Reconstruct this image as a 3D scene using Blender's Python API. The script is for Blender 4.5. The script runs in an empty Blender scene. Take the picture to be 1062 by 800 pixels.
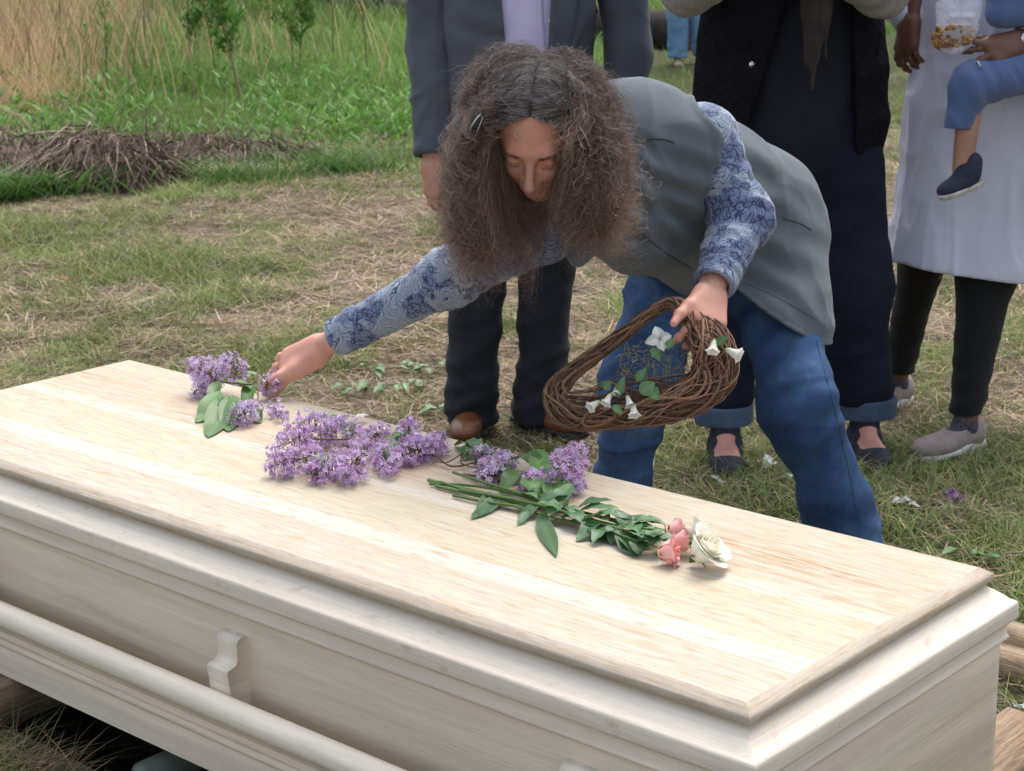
EXPO = 1.02
import bpy, math, random, itertools
import numpy as np
from mathutils import Vector, Matrix
from mathutils.bvhtree import BVHTree
rng = np.random.default_rng(7); random.seed(7)
scene = bpy.context.scene; col = scene.collection
R = math.radians
V = lambda *a: np.array(a if len(a) > 1 else a[0], dtype=float)
def nrm(v):
    v = np.asarray(v, float); return v/(np.linalg.norm(v, axis=-1, keepdims=True)+1e-12)

# ---------------------------------------------------------------- camera
CAMH = 1.5; PITCH = R(14.8); ROLL = R(0.92); FPX = 1849.0
fwd = V(0, math.cos(PITCH), -math.sin(PITCH)); rt0 = V(1, 0, 0); up0 = np.cross(rt0, fwd)
rt = rt0*math.cos(ROLL)-up0*math.sin(ROLL); up = rt0*math.sin(ROLL)+up0*math.cos(ROLL)
EYE = V(0, 0, CAMH)
def P(x, y, d):                     # a point of the place, d metres ahead of the eye
    return EYE+d*(fwd+rt*(x-531)/FPX+up*(400-y)/FPX)
def G(x, y, z=0.0):                 # the point at height z
    r = fwd+rt*(x-531)/FPX+up*(400-y)/FPX
    return EYE+r*((z-CAMH)/r[2])
cam = bpy.data.cameras.new('camera'); camo = bpy.data.objects.new('camera', cam); col.objects.link(camo)
m = Matrix.Identity(4)
for i in range(3):
    m[i][0] = rt[i]; m[i][1] = up[i]; m[i][2] = -fwd[i]; m[i][3] = EYE[i]
camo.matrix_world = m
cam.sensor_width = 36; cam.lens = FPX/1062*36; cam.clip_start = .05; cam.clip_end = 600
cam.dof.use_dof = True; cam.dof.focus_distance = 3.15; cam.dof.aperture_fstop = 14
scene.camera = camo

# ---------------------------------------------------------------- tagging
def tag(o, label=None, cat=None, group=None, kind=None):
    if label: o['label'] = label
    if cat: o['category'] = cat
    if group: o['group'] = group
    if kind: o['kind'] = kind
    return o
def empty(name, loc, label, cat, group=None):
    o = bpy.data.objects.new(name, None); col.objects.link(o); o.location = Vector([float(c) for c in loc])
    o.empty_display_size = .05
    return tag(o, label, cat, group)
def link(name, me, mat=None, parent=None, smooth=True):
    o = bpy.data.objects.new(name, me); col.objects.link(o)
    if mat is not None:
        for mm in (mat if isinstance(mat, (list, tuple)) else [mat]): me.materials.append(mm)
    if smooth and len(me.polygons): me.polygons.foreach_set('use_smooth', np.ones(len(me.polygons), bool))
    if parent is not None:          # mesh data are in world space: undo the parent's place
        o.parent = parent
        pm = Matrix.Identity(4); q = parent
        while q is not None:
            pm = q.matrix_basis @ pm if q.parent is None else (q.matrix_parent_inverse @ q.matrix_basis) @ pm
            q = q.parent
        o.matrix_parent_inverse = pm.inverted()
    return o
def np_mesh(name, verts, faces, attr=None, uv=None, midx=None):
    """verts (n,3); faces (k,3) or (k,4) array, or a list of such arrays; attr (n,3|4) point colours"""
    me = bpy.data.meshes.new(name)
    fl = faces if isinstance(faces, list) else [faces]
    fl = [np.asarray(f, np.int32) for f in fl if len(f)]
    verts = np.ascontiguousarray(verts, np.float32)
    me.vertices.add(len(verts)); me.vertices.foreach_set('co', verts.ravel())
    loops = np.concatenate([f.ravel() for f in fl]); tot = np.concatenate([np.full(len(f), f.shape[1], np.int32) for f in fl])
    st = np.concatenate([[0], np.cumsum(tot)[:-1]]).astype(np.int32)
    me.loops.add(len(loops)); me.loops.foreach_set('vertex_index', loops)
    me.polygons.add(len(tot)); me.polygons.foreach_set('loop_start', st)
    try: me.polygons.foreach_set('loop_total', tot)
    except Exception: pass
    if midx is not None: me.polygons.foreach_set('material_index', np.asarray(midx, np.int32))
    me.update(calc_edges=True)
    if attr is not None:
        a = np.ones((len(verts), 4), np.float32); a[:, :attr.shape[1]] = attr
        ca = me.color_attributes.new('tint', 'FLOAT_COLOR', 'POINT'); ca.data.foreach_set('color', a.ravel())
    if uv is not None:
        ul = me.uv_layers.new(name='uv'); ul.data.foreach_set('uv', np.asarray(uv, np.float32)[loops].ravel())
    return me
class MB:
    """collects pieces with numpy and builds one mesh"""
    def __init__(s): s.v = []; s.f3 = []; s.f4 = []; s.c = []; s.n = 0
    def add(s, v, f, c=None):
        v = np.asarray(v, float); f = np.asarray(f, int)
        s.v.append(v); (s.f3 if f.shape[1] == 3 else s.f4).append(f+s.n); s.n += len(v)
        s.c.append(np.tile(V(1, 1, 1) if c is None else V(c), (len(v), 1)) if c is None or np.ndim(c) == 1 else np.asarray(c))
    def tube(s, pts, rad, seg=6, c=None, cap=True):
        pts = np.asarray(pts, float); n = len(pts); rad = np.broadcast_to(rad, (n,))
        t = nrm(np.gradient(pts, axis=0)); a = V(0, 0, 1) if abs(t[0][2]) < .9 else V(1, 0, 0)
        x = nrm(np.cross(a, t[0])); xs = []
        for k in range(n):
            x = nrm(x-t[k]*np.dot(x, t[k])); xs.append(x)
        xs = np.array(xs); ys = np.cross(t, xs)
        an = np.arange(seg)/seg*2*math.pi
        v = pts[:, None]+rad[:, None, None]*(np.cos(an)[None, :, None]*xs[:, None]+np.sin(an)[None, :, None]*ys[:, None])
        i = np.arange(n-1)[:, None]*seg; j = np.arange(seg)[None]; j2 = (j+1) % seg
        f = np.stack([i+j, i+j2, i+seg+j2, i+seg+j], -1).reshape(-1, 4)
        s.add(v.reshape(-1, 3), f, c)
        if cap:
            for k, rev in ((0, True), (n-1, False)):
                b = s.n; s.add(np.vstack([v[k], pts[k][None]]), np.array([[q, (q+1) % seg, seg][::(-1 if rev else 1)] for q in range(seg)]), c)
    def box(s, o, ax, ay, az, c=None):
        o = V(o); v = [o+i*V(ax)+j*V(ay)+k*V(az) for i, j, k in itertools.product((0, 1), repeat=3)]
        s.add(v, [[0, 1, 3, 2], [4, 6, 7, 5], [0, 4, 5, 1], [2, 3, 7, 6], [0, 2, 6, 4], [1, 5, 7, 3]], c)
    def build(s, name, mat, parent=None, smooth=True):
        fl = [np.concatenate(q) for q in (s.f3, s.f4) if q]
        return link(name, np_mesh(name, np.concatenate(s.v), fl, np.concatenate(s.c)), mat, parent, smooth)
def bez(pts, n=24):                 # smooth curve through points (Catmull-Rom)
    p = np.asarray(pts, float); p = np.vstack([2*p[0]-p[1], p, 2*p[-1]-p[-2]]); out = []
    m_ = len(p)-3
    for t in np.linspace(0, m_-1e-6, n):
        k = int(t); f = t-k; a, b, c, d = p[k:k+4]
        out.append(.5*((2*b)+(-a+c)*f+(2*a-5*b+4*c-d)*f*f+(-a+3*b-3*c+d)*f**3))
    return np.array(out)

# ---------------------------------------------------------------- noise
def _h(i, j, k, s):
    n = (i*374761393+j*668265263+k*2147483647+s*1274126177) & 0xffffffff
    n = ((n ^ (n >> 13))*1274126177) & 0xffffffff
    return ((n ^ (n >> 16)) & 0xffff)/65535.0
def vnoise(p, s=0):
    p = np.asarray(p, float); i = np.floor(p).astype(np.int64); f = p-i; f = f*f*(3-2*f); r = 0
    for a, b, c in itertools.product((0, 1), repeat=3):
        w = (f[:, 0] if a else 1-f[:, 0])*(f[:, 1] if b else 1-f[:, 1])*(f[:, 2] if c else 1-f[:, 2])
        r = r+w*_h(i[:, 0]+a, i[:, 1]+b, i[:, 2]+c, s)
    return r*2-1
def fbm(p, s=0, o=3): return sum(vnoise(p*2**k, s+k)*.5**k for k in range(o))

# ---------------------------------------------------------------- signed-distance modelling
def rc(a, b, ra, rb):               # round cone
    a = V(a); b = V(b); ba = b-a; L2 = ba@ba
    def f(p):
        t = np.clip(((p-a)@ba)/L2, 0, 1); return np.linalg.norm(p-a-t[:, None]*ba, axis=1)-(ra+(rb-ra)*t)
    return f
def ec(a, b, ra, rb, side, flat):   # cone of elliptical section: radius across 'side' is ra*flat
    a = V(a); b = V(b); ba = b-a; L2 = ba@ba; sd = V(side); sd = nrm(sd-ba*(sd@ba)/L2)
    def f(p):
        q = p-a; t = np.clip((q@ba)/L2, 0, 1); w = q-t[:, None]*ba; x = w@sd; w2 = w+np.outer(x*(1/flat-1), sd)
        k = np.linalg.norm(w2, axis=1); r = ra+(rb-ra)*t
        g = np.linalg.norm(w+np.outer(x*(1/flat**2-1), sd), axis=1)+1e-9
        return np.where(k > 1e-6, k*(k-r)/g, -r*min(flat, 1))
    return f
def el(c, r, ax=None):              # ellipsoid; ax rows are its axes
    c = V(c); r = V(r); ax = np.eye(3) if ax is None else np.array(ax)
    def f(p):
        q = (p-c)@ax.T; k0 = np.linalg.norm(q/r, axis=1); k1 = np.linalg.norm(q/r**2, axis=1)+1e-9
        return k0*(k0-1)/k1
    return f
def bx_(c, h, ax=None, rr=0.0):
    c = V(c); h = V(h); ax = np.eye(3) if ax is None else np.array(ax)
    def f(p):
        q = np.abs((p-c)@ax.T)-h+rr
        return np.linalg.norm(np.maximum(q, 0), axis=1)+np.minimum(q.max(1), 0)-rr
    return f
def un(fs, k=.02):                  # smooth union
    def f(p):
        d = fs[0](p)
        for g in fs[1:]:
            e = g(p); h = np.maximum(k-np.abs(d-e), 0)/k; d = np.minimum(d, e)-h*h*k*.25
        return d
    return f
def sub(a, b, k=.01):
    def f(p):
        d = a(p); e = -b(p); h = np.maximum(k-np.abs(d-e), 0)/k; return np.maximum(d, e)+h*h*k*.25
    return f
def inter(a, b): return lambda p: np.maximum(a(p), b(p))
def half(pt, n):                    # keeps the side that n points away from
    pt = V(pt); n = nrm(V(n)); return lambda p: (p-pt)@n
def disp(a, g):
    def f(p):
        d = a(p); m = np.abs(d) < .035
        if m.any(): d[m] = d[m]-g(p[m])
        return d
    return f
def chain(pts, k=.02):              # pts: [(point, radius), ...]
    return un([rc(pts[i][0], pts[i+1][0], pts[i][1], pts[i+1][1]) for i in range(len(pts)-1)], k)
def folds(scale, amp, s=0, sharp=1.0):     # cloth creases: ridged noise in a stretched space
    M = np.asarray(scale, float)
    def g(p):
        q = p@M.T if M.ndim == 2 else p*M
        q = q+.35*np.stack([vnoise(q*.7, s+11), vnoise(q*.7, s+12), vnoise(q*.7, s+13)], 1)
        n = vnoise(q, s); return amp*((1-np.abs(n)*2)**1)*sharp*.6+amp*.4*vnoise(q*2.1, s+5)
    return g
def crisp(scale, amp, s=0, p_=5):           # narrow crease ridges
    M = np.asarray(scale, float)
    def g(p):
        q = p@M.T if M.ndim == 2 else p*M
        q = q+.5*np.stack([vnoise(q*.8, s+21), vnoise(q*.8, s+22), vnoise(q*.8, s+23)], 1)
        n = np.abs(vnoise(q, s+3)); m = np.abs(vnoise(q*1.7+5, s+4)); w = np.clip(vnoise(q*.45, s+6)+.55, 0, 1)
        return amp*w*((1-n)**p_-.35+.45*(1-m)**p_-.15)
    return g
def along(ax, a, b):                # stretched space: high frequency a along ax, b across it
    ax = nrm(V(ax)); o = np.eye(3)*b; return o+np.outer(ax, ax)*(a-b)
def creases(c, ax, amp, wl, rad, s=0):     # creases crossing a limb at a joint
    c = V(c); ax = nrm(V(ax))
    def g(p):
        q = p-c; t = q@ax; w = np.exp(-(np.linalg.norm(q, axis=1)/rad)**2)
        return amp*w*np.sin(t/wl*6.283+2.2*vnoise(p*9, s)+s)
    return g
def addg(*gs): return lambda p: sum(g(p) for g in gs)
def surf(fn, lo, hi, vs):
    """surface nets over sparse blocks"""
    lo = V(lo)-3*vs; hi = V(hi)+3*vs; nb = np.ceil((hi-lo)/(8*vs)).astype(int)
    B = np.stack(np.meshgrid(*[np.arange(n) for n in nb], indexing='ij'), -1).reshape(-1, 3)
    d = np.concatenate([fn(lo+(b+.5)*8*vs) for b in np.array_split(B, max(1, len(B)//200000))])
    B = B[np.abs(d) < 8*vs*1.55]
    c9 = np.stack(np.meshgrid(*[np.arange(9)]*3, indexing='ij'), -1).reshape(-1, 3)
    vals = []
    for b in np.array_split(B, max(1, len(B)//300)):
        if len(b): vals.append(fn((lo+(b[:, None]*8+c9[None])*vs).reshape(-1, 3)).reshape(-1, 9, 9, 9))
    D = np.concatenate(vals); S = D < 0
    offs = list(itertools.product((0, 1), repeat=3))
    cs = [S[:, i:i+8, j:j+8, k:k+8] for i, j, k in offs]; cnt = sum(c.astype(np.int8) for c in cs)
    idx = np.nonzero((cnt > 0) & (cnt < 8)); bi = idx[0]; cell = np.stack(idx[1:], 1)
    cv = np.stack([D[bi, cell[:, 0]+i, cell[:, 1]+j, cell[:, 2]+k] for i, j, k in offs], 1)
    acc = np.zeros((len(bi), 3)); n = np.zeros(len(bi)); O = np.array(offs, float)
    for a in range(8):
        for b in range(a+1, 8):
            if abs(O[a]-O[b]).sum() == 1:
                m_ = (cv[:, a] < 0) != (cv[:, b] < 0); t = cv[:, a]/(cv[:, a]-cv[:, b]+1e-20)
                acc += np.where(m_[:, None], O[a]+(O[b]-O[a])*t[:, None], 0); n += m_
    gc = B[bi]*8+cell; v = lo+(gc+acc/n[:, None])*vs
    M = 1 << 13; key = (gc[:, 0]*M+gc[:, 1])*M+gc[:, 2]; od = np.argsort(key); ks = key[od]
    def look(g):
        k = (g[:, 0]*M+g[:, 1])*M+g[:, 2]; q = np.clip(np.searchsorted(ks, k), 0, len(ks)-1)
        return np.where(ks[q] == k, od[q], -1)
    F = []
    for ax in range(3):
        e = [0, 0, 0]; e[ax] = 1
        a = S[:, :8, :8, :8]; b = S[:, e[0]:8+e[0], e[1]:8+e[1], e[2]:8+e[2]]
        idx = np.nonzero(a != b); g = B[idx[0]]*8+np.stack(idx[1:], 1); ins = a[idx]
        u_ = np.zeros(3, int); w_ = np.zeros(3, int); u_[(ax+1) % 3] = 1; w_[(ax+2) % 3] = 1
        q = np.stack([look(g), look(g-u_), look(g-u_-w_), look(g-w_)], 1)
        ok = (q >= 0).all(1); q = q[ok]; ins = ins[ok]
        q[~ins] = q[~ins][:, ::-1]; F.append(q)
    return v, np.concatenate(F)
def surf_obj(name, fn, lo, hi, vs, mat, parent=None):
    v, f = surf(fn, lo, hi, vs); return link(name, np_mesh(name, v, f), mat, parent)
def box_of(pts, pad):
    p = np.array([V(q) for q in pts]); return p.min(0)-pad, p.max(0)+pad
def join_surf(name, parts, mat, parent=None):
    vs_, fs, n = [], [], 0
    for fn, lo, hi, s in parts:
        v, f = surf(fn, lo, hi, s); vs_.append(v); fs.append(f+n); n += len(v)
    return link(name, np_mesh(name, np.concatenate(vs_), np.concatenate(fs)), mat, parent)
def bvh(o):
    me = o.data; v = np.empty(len(me.vertices)*3); me.vertices.foreach_get('co', v)
    return BVHTree.FromPolygons(v.reshape(-1, 3).tolist(), [tuple(p.vertices) for p in me.polygons])
def hit(tree, frm, d):
    h = tree.ray_cast(Vector(frm), Vector(nrm(d))); return (None, None) if h[0] is None else (np.array(h[0]), np.array(h[1]))

# ---------------------------------------------------------------- materials
class NT:
    def __init__(s, name):
        s.m = bpy.data.materials.new(name); s.m.use_nodes = True; s.t = s.m.node_tree; s.b = s.t.nodes['Principled BSDF']
    def n(s, typ, **k):
        o = s.t.nodes.new('ShaderNode'+typ)
        for a, b in k.items():
            if a.startswith('i_'): o.inputs[a[2:].replace('_', ' ')].default_value = b
            else: setattr(o, a, b)
        return o
    def l(s, a, b): s.t.links.new(a, b)
    def coord(s, scale=(1, 1, 1), kind='Object', rot=(0, 0, 0)):
        c = s.n('TexCoord'); mp = s.n('Mapping'); mp.inputs['Scale'].default_value = scale; mp.inputs['Rotation'].default_value = rot
        s.l(c.outputs[kind], mp.inputs['Vector']); return mp.outputs[0]
    def noise(s, vec, scale, detail=4, rough=.55, dist=0.0):
        o = s.n('TexNoise'); o.inputs['Scale'].default_value = scale; o.inputs['Detail'].default_value = detail
        o.inputs['Roughness'].default_value = rough; o.inputs['Distortion'].default_value = dist
        s.l(vec, o.inputs['Vector']); return o.outputs['Fac']
    def ramp(s, fac, stops, interp='LINEAR'):
        o = s.n('ValToRGB'); o.color_ramp.interpolation = interp; e = o.color_ramp.elements
        while len(e) < len(stops): e.new(.5)
        for q, (pos, c) in zip(e, stops): q.position = pos; q.color = (*c, 1) if len(c) == 3 else c
        s.l(fac, o.inputs[0]); return o.outputs[0]
    def mix(s, fac, a, b, mode='MIX'):
        o = s.n('Mix', data_type='RGBA', blend_type=mode)
        for sock, val in ((0, fac), (6, a), (7, b)):
            if hasattr(val, 'links'): s.l(val, o.inputs[sock])
            else: o.inputs[sock].default_value = val if sock == 0 else (*val, 1)
        return o.outputs[2]
    def math(s, op, a, b=0.0, c=None):
        o = s.n('Math', operation=op)
        for i, val in enumerate((a, b) if c is None else (a, b, c)):
            if hasattr(val, 'links'): s.l(val, o.inputs[i])
            else: o.inputs[i].default_value = val
        return o.outputs[0]
    def bump(s, h, strength, dist=.01):
        o = s.n('Bump'); o.inputs['Strength'].default_value = strength; o.inputs['Distance'].default_value = dist
        s.l(h, o.inputs['Height']); s.l(o.outputs[0], s.b.inputs['Normal'])
    def base(s, c, rough=.6, **k):
        if hasattr(c, 'links'): s.l(c, s.b.inputs['Base Color'])
        else: s.b.inputs['Base Color'].default_value = (*c, 1)
        s.b.inputs['Roughness'].default_value = rough
        for a, b in k.items(): s.b.inputs[a.replace('_', ' ')].default_value = b
        return s.m
def simple(name, c, rough=.7, var=.25, scale=20, bump=0.0, bscale=300, sheen=0.0, spec=.5, c2=None, **k):
    t = NT(name); co = t.coord(); f = t.noise(co, scale)
    c2 = c2 or tuple(x*(1-var) for x in c); hi_ = tuple(min(1, x*(1+var)) for x in c)
    out = t.ramp(f, [(.3, c2), (.7, hi_)])
    if bump: t.bump(t.noise(co, bscale, 2), bump, .002)
    t.base(out, rough); t.b.inputs['Specular IOR Level'].default_value = spec
    if sheen: t.b.inputs['Sheen Weight'].default_value = sheen; t.b.inputs['Sheen Roughness'].default_value = .5
    for a, b in k.items(): t.b.inputs[a.replace('_', ' ')].default_value = b
    return t.m
def tinted(name, rough=.6, trans=0.0, spec=.3, noisy=0.0, nscale=60, sheen=0.0):   # colour stored per vertex: pieces of one kind differ
    t = NT(name); a = t.n('VertexColor'); a.layer_name = 'tint'; c = a.outputs['Color']
    if noisy:
        f = t.noise(t.coord(), nscale); c = t.mix(noisy, c, t.ramp(f, [(.3, (.55, .55, .55)), (.7, (1.35, 1.35, 1.35))]), 'MULTIPLY')
    t.base(c, rough); t.b.inputs['Specular IOR Level'].default_value = spec
    if trans:
        o = t.t.nodes['Material Output']; tr = t.n('BsdfTranslucent'); t.l(c, tr.inputs['Color']); mx = t.n('MixShader'); mx.inputs[0].default_value = trans
        t.l(t.b.outputs[0], mx.inputs[1]); t.l(tr.outputs[0], mx.inputs[2]); t.l(mx.outputs[0], o.inputs['Surface'])
    return t.m
# ================================================================ light and sky
w = bpy.data.worlds.new('World'); scene.world = w; w.use_nodes = True; wn = w.node_tree
SUN_EL, SUN_AZ = R(60), R(70)      # azimuth of the light's source, measured from +X towards +Y
sky = wn.nodes.new('ShaderNodeTexSky'); sky.sky_type = 'NISHITA'; sky.sun_disc = False
sky.sun_elevation = SUN_EL; sky.sun_rotation = R(90)-SUN_AZ; sky.dust_density = 4; sky.air_density = 1.2
hs = wn.nodes.new('ShaderNodeHueSaturation'); hs.inputs['Saturation'].default_value = .5; wn.links.new(sky.outputs[0], hs.inputs['Color']); wn.links.new(hs.outputs[0], wn.nodes['Background'].inputs[0]); wn.nodes['Background'].inputs[1].default_value = .15
sl = bpy.data.lights.new('sun', 'SUN'); sl.energy = 1.05; sl.angle = R(40); sl.color = (1, .965, .92)
so = bpy.data.objects.new('sun', sl); col.objects.link(so)
sd = V(math.cos(SUN_EL)*math.cos(SUN_AZ), math.cos(SUN_EL)*math.sin(SUN_AZ), math.sin(SUN_EL))
so.rotation_euler = Vector(sd).to_track_quat('Z', 'Y').to_euler(); so.location = (0, 0, 8)
vs = scene.view_settings; vs.view_transform = 'Standard'; vs.look = 'None'; vs.gamma = 1; vs.exposure = EXPO
try: vs.use_curve_mapping = False
except Exception: pass

# ================================================================ casket frame
CO = V(.7343, 2.5729, 0); CU = V(-.74589, .66607, 0); CV = V(-.66607, -.74589, 0); ZT = .52
CL, CW = 2.17, .66                  # lid panel length and width
def K(a, b, z): return CO+CU*a+CV*b+V(0, 0, z)

# ================================================================ ground with the open grave
HA0, HA1, HB0, HB1 = -.12, 2.35, .03, .705
def ground_z(a, b):
    a = np.asarray(a, float); b = np.asarray(b, float)
    q = np.stack([a*.9, b*.9, a*0], 1); z = .05*fbm(q, 3, 3)+.012*vnoise(q*7, 9)
    near = np.clip((np.hypot(np.maximum(np.maximum(HA0-a, a-HA1), 0), np.maximum(np.maximum(HB0-b, b-HB1), 0))-.05)/.8, 0, 1)
    far = np.clip((np.hypot(a, b)-60)/60, 0, 1)
    return z*near*(1-far)*.8
def gz(p):                          # ground height under world points
    p = np.atleast_2d(p); q = p[:, :2]-CO[:2]; return ground_z(q@CU[:2], q@CV[:2])
def axis_lines(h0, h1):
    a = np.concatenate([-np.geomspace(3, 400, 26)[::-1]+h0, np.linspace(h0-3, h0, 31)[1:], np.linspace(h0, h1, 12)[1:-1], np.linspace(h1, h1+3, 31), np.geomspace(3, 400, 26)[1:]+h1])
    return np.unique(np.round(a, 5))
la = axis_lines(HA0, HA1); lb = axis_lines(HB0, HB1)
lb = np.unique(np.concatenate([lb, np.linspace(-12, -3.1, 60)])); la = np.unique(np.concatenate([la, np.linspace(-4, 9, 80)]))
A_, B_ = np.meshgrid(la, lb, indexing='ij'); gv = np.stack([A_.ravel(), B_.ravel()], 1)
zz = ground_z(gv[:, 0], gv[:, 1]); wv = CO+gv[:, :1]*CU+gv[:, 1:]*CV+zz[:, None]*V(0, 0, 1)
nb_ = len(lb); ii, jj = np.meshgrid(np.arange(len(la)-1), np.arange(nb_-1), indexing='ij'); ii = ii.ravel(); jj = jj.ravel()
ca = (la[ii]+la[ii+1])/2; cb = (lb[jj]+lb[jj+1])/2
keep = ~((ca > HA0) & (ca < HA1) & (cb > HB0) & (cb < HB1)); ii = ii[keep]; jj = jj[keep]
gf = np.stack([ii*nb_+jj, ii*nb_+jj+1, (ii+1)*nb_+jj+1, (ii+1)*nb_+jj], 1)
# dirt showing through: bare and strawy patches near, greener further off
def dirt_amount(p):
    p = np.atleast_2d(p).astype(float); q = np.stack([p[:, 0], p[:, 1]*.55, p[:, 0]*0], 1)
    n = fbm(q*1.3, 21, 2)*.40+fbm(q*3.3, 31, 3)*.62
    y = p[:, 1]; base = np.interp(y, [2, 4.5, 6.5, 9.5, 12.0, 13.5, 15, 30], [.30, .22, .16, .26, .30, -.5, -.8, -.7])
    track = .5*np.exp(-((y-.12*p[:, 0]-7.4)/.42)**2)*np.clip((1.6-p[:, 0])/1.5, 0, 1)+.38*np.exp(-((y-8.95+.25*p[:, 0])/.35)**2)
    left = .30*np.clip((-p[:, 0]-1.0)/1.2, 0, 1)*np.clip((8-y)/2, 0, 1)*np.clip((y-4)/1, 0, 1)
    return n*1.15+base+track+left-.14
def mat_ground():
    t = NT('soil and thatch'); c = t.coord(); a = t.n('VertexColor'); a.layer_name = 'tint'; sp = t.n('SeparateColor'); t.l(a.outputs['Color'], sp.inputs[0])
    n1 = t.noise(c, 9, 6, .65); n2 = t.noise(c, 60, 5, .7); n3 = t.noise(c, 260, 3, .7)
    soil = t.ramp(n1, [(.3, (.13, .095, .068)), (.5, (.24, .185, .135)), (.72, (.36, .29, .215))])
    st = t.ramp(n2, [(.35, (.07, .05, .036)), (.5, (.25, .19, .135)), (.66, (.48, .39, .28))])
    mx = t.mix(.55, soil, st); gr = t.ramp(n2, [(.3, (.035, .042, .018)), (.6, (.11, .11, .05)), (.75, (.22, .19, .10))])
    t.base(t.mix(sp.outputs[0], gr, mx), .95); t.b.inputs['Specular IOR Level'].default_value = .15
    t.bump(t.math('ADD', t.math('MULTIPLY', n2, .7), t.math('MULTIPLY', n3, .5)), 1.0, .03); return t.m
da = np.clip(dirt_amount(wv)*1.6+.5, 0, 1)
g = link('ground', np_mesh('ground', wv, gf, np.stack([da, da, da], 1)), mat_ground()); tag(g, kind='structure')
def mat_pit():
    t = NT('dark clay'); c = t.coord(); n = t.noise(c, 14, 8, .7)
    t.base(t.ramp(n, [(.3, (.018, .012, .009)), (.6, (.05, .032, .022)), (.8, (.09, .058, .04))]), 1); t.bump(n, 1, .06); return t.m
pv = []; pf = []; N = 40
loop = [(HA0, HB0), (HA1, HB0), (HA1, HB1), (HA0, HB1)]
per = []
for k in range(4):
    a0, b0 = loop[k]; a1, b1 = loop[(k+1) % 4]
    for t_ in np.linspace(0, 1, N, endpoint=False): per.append((a0+(a1-a0)*t_, b0+(b1-b0)*t_))
per = np.array(per); rows = [0, -.05, -.12, -.25, -.4, -.6, -.8, -1.0, -1.2]
for r_, z in enumerate(rows):
    off = 0 if r_ == 0 else .03
    cen = V((HA0+HA1)/2, (HB0+HB1)/2); dirv = nrm(per-cen)
    q = np.stack([per[:, 0]*6, per[:, 1]*6, np.full(len(per), z*6)], 1)
    e = per+dirv*(off*fbm(q, 5, 3))[:, None]
    pv.append(CO+e[:, :1]*CU+e[:, 1:]*CV+np.array([0, 0, z-(.0 if r_ else .002)])+np.outer(.0*per[:, 0], [0, 0, 1]))
pv = np.concatenate(pv); M_ = len(per)
for r_ in range(len(rows)-1):
    for k in range(M_): pf.append((r_*M_+k, r_*M_+(k+1) % M_, (r_+1)*M_+(k+1) % M_, (r_+1)*M_+k))
pv = np.vstack([pv, K((HA0+HA1)/2, (HB0+HB1)/2, -1.2)[None]]); f3 = [((len(rows)-1)*M_+k, (len(rows)-1)*M_+(k+1) % M_, len(pv)-1) for k in range(M_)]
o = link('ground_pit', np_mesh('ground_pit', pv, [np.array(pf), np.array(f3)]), mat_pit()); tag(o, kind='structure')

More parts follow.
